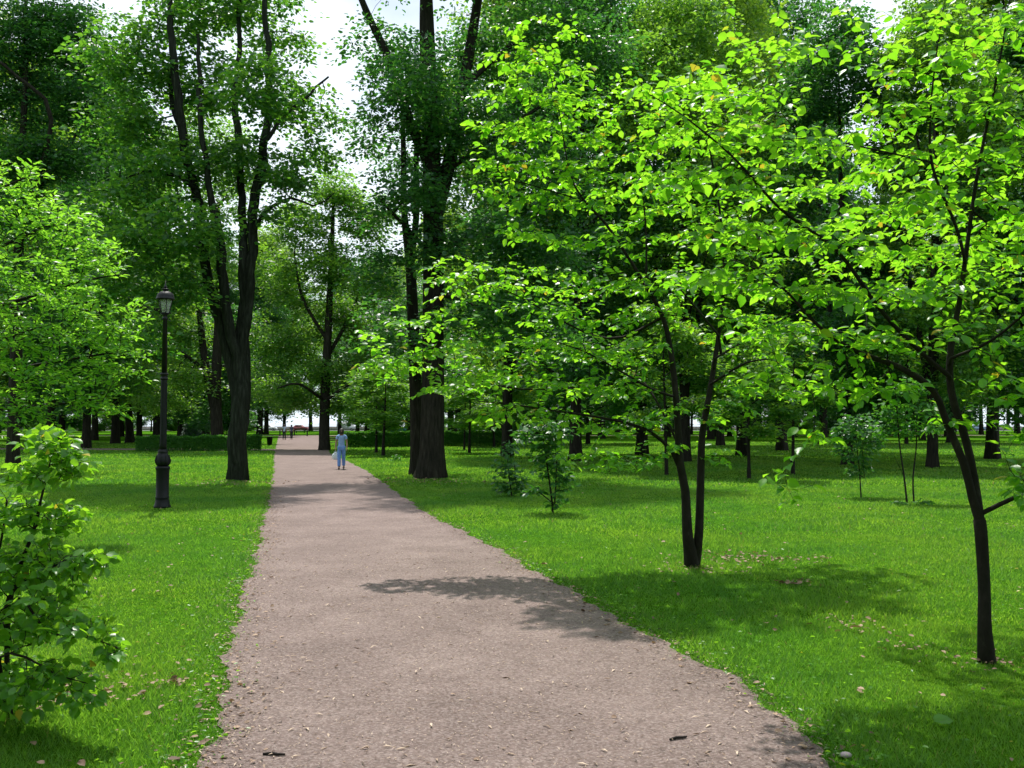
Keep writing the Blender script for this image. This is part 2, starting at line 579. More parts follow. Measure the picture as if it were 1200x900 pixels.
class Skel:
    def __init__(s, cap=60000):
        s.pos = np.zeros((cap, 3))
        s.par = np.full(cap, -1)
        s.rad = np.zeros(cap)
        s.pl = np.zeros(cap)
        s.att = np.zeros(cap, bool)
        s.n = 0

    def node(s, p, par, r=0.0, plf=1.0):
        i = s.n
        s.pos[i] = p
        s.par[i] = par
        s.rad[i] = r
        s.pl[i] = 0 if par < 0 else s.pl[par] + plf * np.linalg.norm(s.pos[i] - s.pos[par])
        s.n += 1
        return i

    def limb(s, pts, step=0.3, par=None, wob=0.0, plf=0.3, rg=None):
        """pts: list of (x,y,z,r); starts from the nearest node if par is None and the skeleton is not empty"""
        c = catmull(pts, step)
        if wob and rg is not None:
            k = len(c)
            nz_ = rg.normal(0, 1, (k, 3)).cumsum(0)
            nz_ -= np.linspace(0, 1, k)[:, None] * nz_[-1]
            c[:, :3] += nz_ * wob
        start = 0
        if s.n == 0:
            last = -1
        else:
            last = int(np.argmin(((s.pos[:s.n] - c[0, :3]) ** 2).sum(1))) if par is None else par
        for k in range(start, len(c)):
            last = s.node(c[k, :3], last, max(c[k, 3], 0.002), plf)
        return last

    def grow(s, A, bf=0.35, step=0.2, sag=0.06, rg=None, block=None):
        A = np.asarray(A)
        N = len(A)
        best = np.full(N, 1e9)
        bn = np.zeros(N, int)
        ok = np.ones(s.n, bool)
        if block is not None:
            ok = block(s.pos[:s.n])
        idx = np.nonzero(ok)[0]
        for ch in np.array_split(idx, max(1, len(idx) // 200)):
            d = np.linalg.norm(A[:, None] - s.pos[ch][None], axis=2) + bf * s.pl[ch][None]
            j = d.argmin(1)
            v = d[np.arange(N), j]
            up = v < best
            best[up] = v[up]
            bn[up] = ch[j[up]]
        alive = np.ones(N, bool)
        for _ in range(N):
            c = np.where(alive, best, 1e9)
            i = int(c.argmin())
            alive[i] = False
            j = int(bn[i])
            p0, p1 = s.pos[j].copy(), A[i]
            L = np.linalg.norm(p1 - p0)
            k = max(1, int(round(L / step)))
            side = rg.normal(0, 1, 3) * L * 0.06
            new = []
            last = j
            for q in range(1, k + 1):
                t = q / k
                pt = p0 + (p1 - p0) * t + side * math.sin(math.pi * t)
                pt[2] += math.sin(math.pi * t) * L * sag
                last = s.node(pt, last)
                new.append(last)
            s.att[last] = True
            new = np.array(new)
            if alive.any():
                al = np.nonzero(alive)[0]
                d = np.linalg.norm(A[al][:, None] - s.pos[new][None], axis=2) + bf * s.pl[new][None]
                jj = d.argmin(1)
                v = d[np.arange(len(al)), jj]
                up = v < best[al]
                best[al[up]] = v[up]
                bn[al[up]] = new[jj[up]]

    def finish(s, tip=0.004, ex=2.2):
        n = s.n
        s.pos, s.par, s.rad, s.att = s.pos[:n], s.par[:n], s.rad[:n], s.att[:n]
        kids = np.zeros(n, int)
        acc = np.zeros(n)
        tips = np.zeros(n)
        for i in range(n - 1, -1, -1):
            if acc[i] == 0:
                acc[i] = tip ** ex
                tips[i] = 1
            p = s.par[i]
            if p >= 0:
                acc[p] += acc[i]
                tips[p] += tips[i]
                kids[p] += 1
        r = acc ** (1 / ex)
        s.tips = tips
        hand = s.rad > 0
        s.hand = hand
        s.rad = np.where(hand, s.rad, r)
        for i in range(n):
            p = s.par[i]
            if p >= 0 and not hand[i]:
                s.rad[i] = min(s.rad[i], s.rad[p] * 0.85 if not hand[p] else s.rad[p] * 0.6)
                s.rad[i] = max(s.rad[i], tip * 0.7)
        s.kids = kids

    def chains(s):
        n = s.n
        heavy = np.full(n, -1)
        for i in range(n):
            p = s.par[i]
            if p >= 0:
                h = heavy[p]
                if h < 0 or (s.rad[i], s.tips[i]) > (s.rad[h], s.tips[h]):
                    heavy[p] = i
        out = []
        for i in range(n):
            p = s.par[i]
            if p < 0 or heavy[p] != i:
                c = [] if p < 0 else [p]
                j = i
                while j >= 0:
                    c.append(j)
                    j = heavy[j]
                if len(c) > 1:
                    out.append(c)
        return out

    def wood(s, split_r, minr=0.0, flare=0.0, sides=(10, 6, 4, 3)):
        """returns [(verts, quads)] : the trunk first, then one entry per limb"""
        parts = [[[], [], 0]]
        owner = np.zeros(s.n, int)
        ch = s.chains()
        root_r = s.rad[ch[0]].max()
        cand = sorted([s.rad[c[1]] for c in ch if s.par[c[0]] >= 0 or s.par[c[1]] == c[0]], reverse=True)
        for c in ch:
            p = s.pos[c].copy()
            r = s.rad[c].copy()
            child = s.par[c[1]] == c[0] and c is not ch[0]
            if child:
                r[0] = min(r[0], r[1] * 1.15)
            rm = r.max()
            if rm < minr:
                continue
            if not child:
                pid = 0
            else:
                pid = owner[c[0]]
                if pid == 0 and r[1] >= max(root_r * .16, minr) and len(parts) < 16:
                    parts.append([[], [], 0])
                    pid = len(parts) - 1
            for q in (c[1:] if child else c):
                owner[q] = pid
            if flare and c[0] == 0 and not child:
                h = np.maximum(p[:, 2], 0)
                r = r * (1 + flare * np.exp(-h / 0.35 / max(1.0, rm * 3)))
                p[0, 2] -= 0.15
            sd = sides[0] if rm > 0.08 else sides[1] if rm > 0.03 else sides[2] if rm > 0.01 else sides[3]
            if rm > 0.25:
                sd = 18
            V, Q = tube_np(p, r, sd)
            if rm > 0.25:          # fluted, uneven big trunks
                m_ = len(p)
                W = V.reshape(m_, sd, 3)
                a = np.arange(sd) * 2 * math.pi / sd
                hz_ = np.arange(m_)[:, None] * 0.13
                f = 1 + 0.05 * np.sin(3 * a + hz_) + 0.035 * np.sin(5 * a - 1.7 * hz_) + 0.02 * np.sin(8 * a + 3 * hz_)
                fl = np.exp(-np.maximum(p[:, 2], 0) / 0.5)[:, None]
                f = f + fl * 0.2 * np.sin(5 * a + 1.3)
                V = (p[:, None] + (W - p[:, None]) * f[..., None]).reshape(-1, 3)
            T = parts[pid]
            T[0].append(V)
            T[1].append(Q + T[2])
            T[2] += len(V)
        return [(np.concatenate(a), np.concatenate(b)) for a, b, _ in parts if a]


# leaf templates: (verts along u (length), w (width), n (normal)), faces
T_OVAL = (np.array([(0, 0, 0), (.35, 0, -.03), (.7, 0, -.07), (1.0, 0, -.17),
                    (.16, .27, .05), (.48, .37, .06), (.78, .20, 0), (.16, -.27, .05), (.48, -.37, .06), (.78, -.20, 0)]),
          [np.array([(0, 1, 5, 4), (1, 2, 6, 5), (0, 7, 8, 1), (1, 8, 9, 2)]), np.array([(2, 3, 6), (2, 9, 3)])])
T_MID = (np.array([(0, 0, 0), (.55, 0, -.04), (1.0, 0, -.12), (.3, .30, .06), (.7, .24, .02), (.3, -.30, .06), (.7, -.24, .02)]),
         [np.array([(0, 1, 4, 3), (0, 5, 6, 1)]), np.array([(1, 2, 4), (1, 6, 2)])])
T_NARROW = (np.array([(0, 0, 0), (.5, 0, .02), (1.0, 0, -.12), (.35, .17, .05), (.75, .15, 0), (.35, -.17, .05), (.75, -.15, 0)]),
            [np.array([(0, 1, 4, 3), (0, 5, 6, 1)]), np.array([(1, 2, 4), (1, 6, 2)])])
T_FAR = (np.array([(0, 0, 0), (.5, .33, .07), (1.0, 0, -.06), (.5, -.33, .07)]), [np.array([(0, 1, 2, 3)])])
T_MAPLE = (np.array([(0, 0, 0), (.15, .5, .03), (.45, .28, 0), (.7, .55, -.04), (1.0, 0, -.1), (.7, -.55, -.04), (.45, -.28, 0), (.15, -.5, .03)]),
           [np.array([(0, 1, 2), (2, 3, 4), (4, 5, 6), (6, 7, 0)]), np.array([(0, 2, 4, 6)])])


def unit(a):
    return a / (np.linalg.norm(a, axis=-1, keepdims=True) + 1e-9)


def leaves_mesh(name, base, u, nrm, size, T, wid=None):
    Vt, Ft = T
    w = unit(np.cross(nrm, u))
    nn = np.cross(u, w)
    sz = size[:, None, None]
    ww = np.ones(len(base)) if wid is None else wid
    V = base[:, None] + sz * (Vt[None, :, 0:1] * u[:, None] + Vt[None, :, 1:2] * ww[:, None, None] * w[:, None] + Vt[None, :, 2:3] * nn[:, None])
    k = len(Vt)
    off = (np.arange(len(base)) * k)
    Fs = [(f[None] + off[:, None, None]).reshape(-1, f.shape[1]) for f in Ft]
    return mesh_np(name, V.reshape(-1, 3), Fs)


def twig_leaves(sk, rg, spacing, size, maxr, T, name, droop=0.25, tilt=0.35, spread=0.9, jit=0.25, drop=0.0, ups=0.0):
    """leaves set alternately left and right along all thin twigs, lying in loose horizontal sprays"""
    B, U, Nn, S = [], [], [], []
    side = 1
    for i in range(sk.n):
        p = sk.par[i]
        if p < 0 or sk.rad[i] > maxr or sk.hand[i]:
            continue
        a, b_ = sk.pos[p], sk.pos[i]
        d = b_ - a
        L = np.linalg.norm(d)
        if L < 1e-4:
            continue
        d /= L
        k = L / spacing
        k = int(k) + (rg.random() < k - int(k))
        for q in range(k):
            if rg.random() < drop:
                continue
            t = (q + rg.random() * 0.6) / max(k, 1)
            side = -side
            lat = np.array([-d[1], d[0], 0]) * side
            ln = np.linalg.norm(lat)
            lat = lat / ln if ln > 0.15 else unit(rg.normal(0, 1, 3))
            u = d * (0.35 + rg.random() * 0.4) + lat * spread + rg.normal(0, jit, 3)
            u[2] = u[2] * 0.6 - droop * rg.random() + ups * rg.random()
            u = unit(u)
            B.append(a + (b_ - a) * t + lat * 0.01)
            U.append(u)
            Nn.append(np.array([0, 0, 1.0]) + rg.normal(0, tilt, 3))
            S.append(size * (0.6 + 0.6 * rg.random()))
        if sk.kids[i] == 0:
            u = unit(d * np.array([1, 1, .5]) + rg.normal(0, .2, 3) - np.array([0, 0, droop * .7]))
            B.append(b_)
            U.append(u)
            Nn.append(np.array([0, 0, 1.0]) + rg.normal(0, tilt, 3))
            S.append(size * (0.7 + 0.5 * rg.random()))
    B, U, Nn, S = map(np.array, (B, U, Nn, S))
    return leaves_mesh(name, B, U, unit(Nn), S, T)


def cluster_leaves(C, rg, per, rxy, rz, size, T, name, tilt=0.6, dirs=None):
    n = len(C) * per
    c = np.repeat(C, per, axis=0)
    o = rg.normal(0, 1, (n, 3)) * np.array([rxy, rxy, rz]) * 0.6
    tone = np.repeat(rg.random(len(C)), per)
    base = c + o
    base[:, 2] -= (np.hypot(o[:, 0], o[:, 1]) ** 2) * 0.35 / max(rxy, .1)      # sprays arch down outwards
    u = unit(o * np.array([1, 1, .3]) + rg.normal(0, rxy * 0.5, (n, 3)) * np.array([1, 1, .5]) - np.array([0, 0, .12 * rxy]))
    nr = unit(np.array([0, 0, 1.0]) + rg.normal(0, tilt, (n, 3)))
    s = size * (0.6 + 0.7 * rg.random(n))
    return leaves_mesh(name, base, u, nr, s, T)


def layered(C, rg, cx, cy, gap=.42, jit=.055, slope=.10):
    """gather points into thin tiers that dip away from the trunk"""
    C = C.copy()
    rr = np.hypot(C[:, 0] - cx, C[:, 1] - cy)
    z = C[:, 2] + slope * rr
    a = np.arctan2(C[:, 1] - cy, C[:, 0] - cx)
    ph = gap * .5 * np.sin(a * 2.3 + 1.1) + gap * .3 * np.sin(rr * 1.7)
    zz = np.round((z + ph) / gap) * gap - ph + rg.normal(0, jit, len(C))
    C[:, 2] = zz - slope * rr
    return C


def lobe_points(lobes, rg):
    """lobes: (center xyz, radii xyz, count); points biased to the shell"""
    out = []
    for c, r, k in lobes:
        d = unit(rg.normal(0, 1, (k, 3)))
        q = rg.random(k) ** 0.45
        out.append(np.array(c) + d * q[:, None] * np.array(r))
    return np.concatenate(out)


def build_tree(name, origin, sk, split_r, bark, crown_me, leafm, label, cat, group=None, flare=0.0, minr=0.0, sides=(10, 6, 4, 3)):
    root = empty(name, origin, label, cat, group)
    o = np.array(origin, float)
    for k, (V, Q) in enumerate(sk.wood(split_r, minr, flare, sides)):
        nm = 'trunk' if k == 0 else 'limb'
        obj(nm, mesh_np(nm, V - o, [Q]), bark, root, True)
    n = len(crown_me.vertices)
    a = np.zeros(n * 3, dtype=np.float32)
    crown_me.vertices.foreach_get('co', a)
    a = (a.reshape(-1, 3) - o.astype(np.float32)).ravel()
    crown_me.vertices.foreach_set('co', a)
    obj('crown', crown_me, leafm, root)
    return root


def PR(px, py, d, r):
    return tuple(P(px, py, d)) + (r,)


LOBEK = [1.0]


def plobe(px, py, d, rx, ry, rd, n):
    n = int(n * LOBEK[0])
    """lobe given by its place in the view; radii in photo pixels, turned into metres at its own distance"""
    k = d / F
    return (P(px, py, d), (rx * k, rd, ry * k), n)
#@@OBJECTS

# ------------------------------------------------------------------ young tree by the path (twin stems)
def young_tree_centre():
    rg = np.random.default_rng(11)
    sk = Skel()
    d0 = 12.37
    def L(pts, *a, **k):
        return sk.limb([(p[0], p[1], p[2], p[3] * .86) for p in pts], *a, **k)
    g = G(812, 664)
    L([(g[0], g[1], 0, .105), PR(806, 630, d0, .078), PR(803, 575, d0, .066), PR(797, 544, d0, .062), PR(794, 493, d0, .052), PR(790, 442, d0, .046),
       PR(784, 400, d0, .042), PR(776, 370, d0, .036), PR(757, 335, d0 - .1, .03), PR(735, 300, d0 - .2, .024), PR(708, 260, d0 - .3, .02),
       PR(683, 233, d0 - .4, .016), PR(667, 200, d0 - .4, .012), PR(655, 130, d0 - .3, .008), PR(640, 70, d0 - .3, .005)], .15)
    L([(g[0] + .03, g[1], 0.05, .085), PR(819, 625, d0 + .05, .068), PR(821, 564, d0 + .1, .06), PR(823, 509, d0 + .15, .054), PR(831, 464, d0 + .2, .046),
       PR(838, 420, d0 + .3, .04), PR(842, 393, d0 + .4, .035), PR(849, 333, d0 + .5, .028), PR(846, 270, d0 + .6, .022), PR(838, 210, d0 + .6, .016),
       PR(825, 140, d0 + .6, .01), PR(815, 80, d0 + .6, .006)], .15, par=0)
    # low boughs reaching towards the path
    L([PR(797, 550, d0, .036), PR(787, 528, d0, .034), PR(763, 507, d0 - .1, .028), PR(735, 496, d0 - .2, .025), PR(695, 488, d0 - .3, .02),
       PR(647, 481, d0 - .5, .015), PR(600, 474, d0 - .7, .011), PR(560, 470, d0 - .8, .006)], .15)
    L([PR(799, 530, d0, .022), PR(775, 480, d0 + .3, .019), PR(752, 445, d0 + .6, .016), PR(720, 420, d0 + .9, .012), PR(690, 400, d0 + 1.2, .008)], .15)
    L([PR(790, 465, d0, .024), PR(762, 455, d0 - .4, .02), PR(722, 432, d0 - .7, .017), PR(687, 413, d0 - 1.0, .013), PR(650, 400, d0 - 1.3, .008)], .15)
    L([PR(750, 448, d0 - .5, .02), PR(660, 455, d0 + .1, .017), PR(600, 455, d0 + .2, .015), PR(545, 441, d0 + .2, .012), PR(500, 427, d0 + .1, .009),
       PR(450, 425, d0, .006), PR(410, 425, d0, .003)], .15)
    L([PR(776, 372, d0, .024), PR(730, 395, d0 + .5, .02), PR(695, 393, d0 + .6, .018), PR(657, 375, d0 + .5, .015), PR(613, 350, d0 + .4, .011), PR(567, 330, d0 + .3, .008),
       PR(520, 315, d0 + .3, .004)], .15)
    L([PR(757, 335, d0, .02), PR(757, 270, d0, .015), PR(750, 200, d0, .011), PR(745, 130, d0, .006)], .15)
    L([PR(683, 235, d0 - .4, .012), PR(640, 222, d0 - .5, .009), PR(600, 212, d0 - .6, .006), PR(560, 215, d0 - .6, .003)], .15)
    L([PR(784, 400, d0, .022), PR(800, 340, d0 + 1.0, .017), PR(805, 280, d0 + 1.4, .012), PR(800, 220, d0 + 1.7, .006)], .15)
    L([PR(838, 420, d0, .022), PR(880, 395, d0 + .6, .018), PR(925, 370, d0 + 1.0, .012), PR(960, 350, d0 + 1.3, .006)], .15)
    L([PR(833, 450, d0, .02), PR(875, 425, d0 - .4, .015), PR(915, 420, d0 - .7, .008)], .15)
    L([PR(842, 393, d0, .02), PR(815, 360, d0 - 1.0, .015), PR(790, 330, d0 - 1.6, .008)], .15)
    lob = [plobe(630, 75, 12.1, 75, 40, .7, 60), plobe(600, 140, 12.0, 62, 40, .8, 60), plobe(680, 130, 12.2, 70, 50, 1.0, 65),
           plobe(610, 205, 11.9, 68, 35, .8, 70), plobe(690, 210, 12.0, 75, 45, 1.0, 70), plobe(760, 150, 12.5, 70, 60, 1.0, 70),
           plobe(830, 130, 13.0, 70, 70, 1.0, 60), plobe(760, 240, 12.8, 80, 40, 1.2, 70), plobe(640, 275, 12.0, 70, 22, .8, 45),
           plobe(860, 230, 13.2, 80, 60, 1.2, 65), plobe(560, 330, 12.5, 70, 28, .7, 60), plobe(650, 345, 12.5, 70, 32, 1.0, 65),
           plobe(740, 330, 12.4, 80, 40, 1.4, 70), plobe(830, 330, 12.9, 80, 45, 1.4, 65), plobe(460, 420, 12.3, 72, 24, .5, 62),
           plobe(530, 405, 12.4, 65, 30, .6, 55), plobe(560, 445, 12.3, 70, 24, .6, 55), plobe(640, 410, 12.0, 65, 34, 1.0, 60),
           plobe(720, 410, 12.0, 75, 38, 1.4, 70), plobe(600, 475, 11.7, 60, 16, .6, 34), plobe(690, 460, 12.2, 70, 26, 1.2, 55),
           plobe(880, 385, 13.4, 90, 30, 1.2, 55), plobe(920, 330, 13.6, 60, 60, 1.0, 40), plobe(700, 520, 12.0, 60, 18, .7, 34),
           plobe(745, 540, 12.0, 55, 14, .6, 22), plobe(770, 500, 12.3, 40, 25, .8, 20), plobe(855, 470, 12.5, 35, 20, .6, 16),
           plobe(840, 520, 12.4, 30, 20, .4, 12), plobe(900, 440, 12.8, 55, 25, .8, 25), plobe(500, 370, 12.4, 40, 18, .5, 22)]
    low = P(800, 560, d0)[2]
    sk.grow(layered(lobe_points(lob, rg), rg, g[0], g[1], .46, .06), .30, .13, .05, rg, block=lambda p: p[:, 2] > low)
    sk.finish(.0032, 2.25)
    me = twig_leaves(sk, rg, .042, .106, .011, T_OVAL, 'young_crown', droop=.42, tilt=.36)
    build_tree('young_tree', (g[0], g[1], 0), sk, .05, M['bark_young'], me, M['leaf_young'],
               'young bright green tree with two slim stems and long boughs reaching over the path edge', 'tree', flare=.25)
    return sk


LOBEK[0] = 1.4
young_tree_centre()
LOBEK[0] = 1.25


def young_tree_front():
    rg = np.random.default_rng(23)
    sk = Skel()
    d0 = 7.49
    def L(pts, *a, **k):
        return sk.limb([(p[0], p[1], p[2], p[3] * .8) for p in pts], *a, **k)
    g = G(1157, 775)
    L([(g[0], g[1], 0, .078), PR(1154, 740, d0, .062), PR(1153, 680, d0, .058), PR(1148, 610, d0, .062), PR(1140, 585, d0, .045), PR(1130, 545, d0, .042),
       PR(1110, 497, d0, .038), PR(1093, 457, d0 - .05, .034), PR(1053, 430, d0 - .2, .029), PR(1013, 416, d0 - .3, .025), PR(985, 402, d0 - .35, .021),
       PR(957, 380, d0 - .45, .017), PR(925, 345, d0 - .5, .012), PR(895, 320, d0 - .5, .008), PR(860, 305, d0 - .5, .005)], .1)
    L([PR(1148, 606, d0, .045), PR(1143, 570, d0 + .05, .043), PR(1133, 520, d0 + .1, .041), PR(1115, 460, d0 + .1, .038), PR(1114, 410, d0 + .1, .034),
       PR(1125, 350, d0 + .15, .028), PR(1133, 290, d0 + .15, .023), PR(1146, 200, d0 + .2, .018), PR(1166, 100, d0 + .2, .013), PR(1182, 10, d0 + .2, .009),
       PR(1190, -70, d0 + .2, .005)], .1)
    L([PR(1112, 440, d0, .026), PR(1085, 418, d0, .025), PR(1058, 392, d0 - .1, .023), PR(1027, 357, d0 - .2, .021), PR(980, 293, d0 - .4, .018), PR(915, 245, d0 - .6, .014),
       PR(860, 185, d0 - .8, .01), PR(800, 135, d0 - .9, .007), PR(760, 110, d0 - 1.0, .004)], .1)
    L([PR(1130, 302, d0, .018), PR(1120, 265, d0, .017), PR(1093, 197, d0 - .1, .015), PR(1090, 143, d0 - .1, .012), PR(1094, 90, d0 - .1, .009), PR(1105, 10, d0, .005)], .1)
    L([PR(1091, 190, d0 - .1, .011), PR(1060, 183, d0 - .3, .009), PR(1010, 172, d0 - .5, .008), PR(960, 162, d0 - .7, .006), PR(905, 165, d0 - .9, .003)], .1)
    L([PR(1150, 602, d0, .026), PR(1170, 592, d0 - .1, .024), PR(1200, 578, d0 - .2, .02), PR(1235, 560, d0 - .3, .014), PR(1290, 520, d0 - .4, .006)], .1)
    L([PR(1114, 420, d0, .018), PR(1160, 400, d0 - .3, .015), PR(1210, 360, d0 - .6, .01), PR(1250, 330, d0 - .8, .005)], .1)
    L([PR(980, 293, d0 - .4, .012), PR(945, 200, d0, .01), PR(915, 100, d0 + .3, .007), PR(890, 20, d0 + .4, .004)], .1)
    L([PR(1013, 416, d0 - .3, .013), PR(960, 425, d0 - .6, .01), PR(900, 440, d0 - .8, .006)], .1)
    lob = [plobe(1120, 60, 7.5, 95, 70, .6, 85), plobe(1020, 60, 7.5, 70, 50, .6, 22), plobe(1060, 130, 7.3, 75, 50, .6, 55), plobe(1160, 160, 7.6, 70, 60, .6, 55),
           plobe(1060, 240, 7.4, 80, 45, .6, 48), plobe(960, 175, 6.9, 62, 28, .5, 38), plobe(885, 90, 7.4, 75, 55, .7, 60), plobe(800, 110, 6.7, 62, 32, .4, 36),
           plobe(840, 175, 6.8, 85, 40, .5, 56), plobe(780, 200, 6.8, 55, 26, .4, 26), plobe(880, 260, 6.9, 95, 42, .6, 66), plobe(960, 300, 7.1, 80, 40, .6, 52),
           plobe(830, 320, 7.0, 75, 30, .5, 42), plobe(920, 360, 7.1, 90, 36, .6, 56), plobe(1020, 370, 7.2, 75, 36, .6, 52), plobe(1000, 440, 7.1, 80, 22, .5, 36),
           plobe(1050, 405, 7.0, 70, 22, .6, 36), plobe(920, 450, 6.9, 60, 20, .4, 22), plobe(1180, 260, 7.7, 60, 60, .6, 45), plobe(1200, 380, 7.1, 55, 50, .6, 45),
           plobe(1080, 330, 7.6, 70, 40, .7, 42), plobe(1180, 450, 7.3, 50, 24, .5, 22), plobe(1200, 550, 7.1, 34, 16, .2, 34), plobe(1240, 590, 7.2, 50, 30, .3, 20), plobe(960, 505, 7.0, 34, 20, .3, 10),
           plobe(925, 560, 6.9, 30, 24, .2, 9), plobe(1230, 120, 7.6, 50, 80, .6, 35), plobe(1100, 480, 7.6, 40, 15, .4, 8), plobe(1180, 20, 7.6, 60, 50, .6, 30),
           plobe(1330, 250, 8.0, 110, 90, 1.0, 70), plobe(1300, 80, 8.2, 100, 80, 1.0, 50), plobe(1120, 250, 8.9, 110, 60, .8, 60), plobe(1000, 200, 8.7, 100, 50, .8, 50),  # outer and rear lobes added for the shade they cast on the grass
           plobe(1040, 290, 9.8, 90, 45, .9, 60), plobe(1180, 300, 10.0, 90, 50, .9, 60), plobe(930, 240, 9.4, 60, 40, .8, 40)]
    low = P(1130, 545, d0)[2]
    stem_x = P(1156, 590, d0)[0]
    sk.grow(layered(lobe_points(lob, rg), rg, g[0], g[1], .36, .05), .28, .1, .05, rg, block=lambda p: (p[:, 2] > low) | (p[:, 0] > stem_x))
    sk.finish(.0024, 2.3)
    me = twig_leaves(sk, rg, .044, .092, .008, T_OVAL, 'front_crown', droop=.45, tilt=.38)
    build_tree('young_tree', (g[0], g[1], 0), sk, .033, M['bark_young'], me, M['leaf_young'],
               'young tree with a slim single trunk forking low, its big bright leaves closest of all', 'tree', flare=.3, sides=(12, 8, 5, 3))


young_tree_front()


def near_left_tree():
    rg = np.random.default_rng(31)
    sk = Skel()
    g = np.array([-10.6, 15.5, 0])
    L = sk.limb
    L([(g[0], g[1], 0, .2), (g[0] + .05, g[1], 2, .17), (g[0], g[1] + .1, 4, .14), (g[0] + .1, g[1], 6, .09), (g[0], g[1], 8, .03)], .2)
    for (px, py, d, h) in [(170, 410, 15.5, 2.6), (150, 320, 15.8, 3.6), (110, 250, 15.6, 4.4), (60, 200, 15.4, 5.2), (120, 470, 15.2, 2.0), (60, 380, 14.2, 2.6),
                           (40, 300, 14.0, 3.6), (90, 340, 17, 3.4), (30, 480, 14.2, 1.8)]:
        e = P(px, py, d)
        L([(g[0], g[1], h - .3, .05), tuple((g * .55 + e * .45) * np.array([1, 1, 0]) + np.array([0, 0, h + .25 * (e[2] - h)])) + (.035,), tuple(e * .8 + np.array([g[0], g[1], h]) * .2) + (.018,), tuple(e) + (.006,)], .2)
    lob = [plobe(10, 215, 15.5, 50, 32, .9, 50), plobe(55, 262, 15.5, 70, 28, 1.0, 60), plobe(105, 300, 15.7, 48, 26, .9, 50), plobe(40, 325, 14.8, 70, 28, 1.0, 58),
           plobe(125, 375, 15.6, 50, 22, .8, 48), plobe(60, 390, 14.8, 70, 26, 1.0, 58), plobe(130, 425, 15.4, 48, 20, .7, 44), plobe(60, 448, 14.8, 60, 20, .9, 45),
           plobe(10, 420, 14.3, 50, 40, .8, 45), plobe(110, 475, 15.2, 45, 12, .6, 24), plobe(25, 490, 14.4, 40, 14, .5, 24), plobe(-60, 350, 15, 70, 130, 1.4, 90),
           plobe(-160, 330, 15, 90, 170, 2.2, 120), plobe(-120, 180, 15.5, 90, 90, 2, 70), plobe(75, 345, 16.8, 55, 20, .7, 30)]
    sk.grow(layered(lobe_points(lob, rg), rg, g[0], g[1], .34, .09), .3, .16, .05, rg, block=lambda p: p[:, 2] > 1.6)
    sk.finish(.004, 2.2)
    me = twig_leaves(sk, rg, .030, .125, .016, T_NARROW, 'left_crown', droop=.1, tilt=.5, spread=.7, ups=.35)
    build_tree('leafy_tree', g, sk, .06, M['bark_young'], me, M['leaf_bright'],
               'bright green tree with tufted narrow leaves, its sprays touching the lamp post', 'tree', flare=.3)


LOBEK[0] = 2.4
near_left_tree()
LOBEK[0] = 5.2


def front_shrub():
    rg = np.random.default_rng(5)
    sk = Skel()
    d0 = 6.1
    g = G(12, 842)
    L = sk.limb
    L([(g[0], g[1], 0, .022), PR(8, 760, d0, .018), PR(15, 690, d0, .015), PR(40, 620, d0, .012), PR(48, 585, d0, .009), PR(58, 545, d0, .005)], .08)
    L([PR(12, 740, d0, .014), PR(-20, 700, d0, .012), PR(0, 640, d0 + .1, .01), PR(8, 585, d0 + .1, .006)], .08)
    L([PR(12, 760, d0, .014), PR(10, 700, d0 - .2, .011), PR(60, 665, d0 - .2, .008), PR(100, 650, d0 - .25, .005), PR(125, 655, d0 - .25, .003)], .08)
    L([PR(10, 800, d0, .012), PR(-20, 760, d0 - .2, .011), PR(20, 700, d0 - .3, .009), PR(55, 740, d0 - .35, .006), PR(100, 745, d0 - .4, .005), PR(138, 760, d0 - .4, .003)], .08)
    L([PR(10, 820, d0, .012), PR(0, 770, d0 - .3, .01), PR(30, 770, d0 - .4, .007), PR(65, 790, d0 - .45, .005), PR(100, 800, d0 - .5, .003)], .08)
    L([PR(10, 820, d0, .012), PR(-60, 720, d0, .01), PR(-80, 620, d0, .006), PR(-70, 560, d0, .004)], .08)
    L([PR(15, 690, d0, .009), PR(60, 640, d0 + .2, .007), PR(88, 600, d0 + .3, .004)], .08)
    L([PR(40, 620, d0, .008), PR(66, 590, d0, .006), PR(72, 540, d0, .005), PR(68, 500, d0, .003)], .08)
    lob = [plobe(60, 520, 6.1, 34, 22, .2, 20), plobe(45, 555, 6.1, 45, 16, .25, 20), plobe(85, 545, 6.1, 26, 20, .15, 12), plobe(15, 600, 6.1, 45, 20, .3, 24),
           plobe(70, 605, 6.2, 32, 18, .2, 14), plobe(80, 662, 5.9, 42, 14, .2, 20), plobe(115, 655, 5.85, 22, 12, .12, 9), plobe(20, 670, 6.0, 50, 26, .3, 24),
           plobe(95, 735, 5.7, 42, 18, .2, 20), plobe(130, 765, 5.7, 16, 18, .1, 7), plobe(35, 730, 5.9, 45, 28, .3, 26), plobe(60, 795, 5.65, 50, 22, .25, 24),
           plobe(0, 800, 6.0, 50, 34, .35, 30), plobe(-70, 700, 6, 60, 120, .4, 60), plobe(-50, 590, 6, 50, 50, .3, 26), plobe(100, 815, 5.6, 26, 12, .12, 7), plobe(20, 820, 5.8, 50, 22, .35, 14), plobe(60, 700, 5.8, 40, 26, .3, 14), plobe(45, 645, 6.0, 40, 24, .3, 14)]
    sk.grow(lobe_points(lob, rg), .3, .07, .04, rg)
    sk.finish(.0018, 2.3)
    me = twig_leaves(sk, rg, .045, .074, .006, T_OVAL, 'shrub_leaves', droop=.5, tilt=.6)
    build_tree('shrub', g, sk, .012, M['bark_young'], me, M['leaf_shrub'],
               'straggly low shrub with lime green leaf tips at the corner of the lawn', 'shrub')


front_shrub()
LOBEK[0] = 1.0

# ------------------------------------------------------------------ big old trees near the path


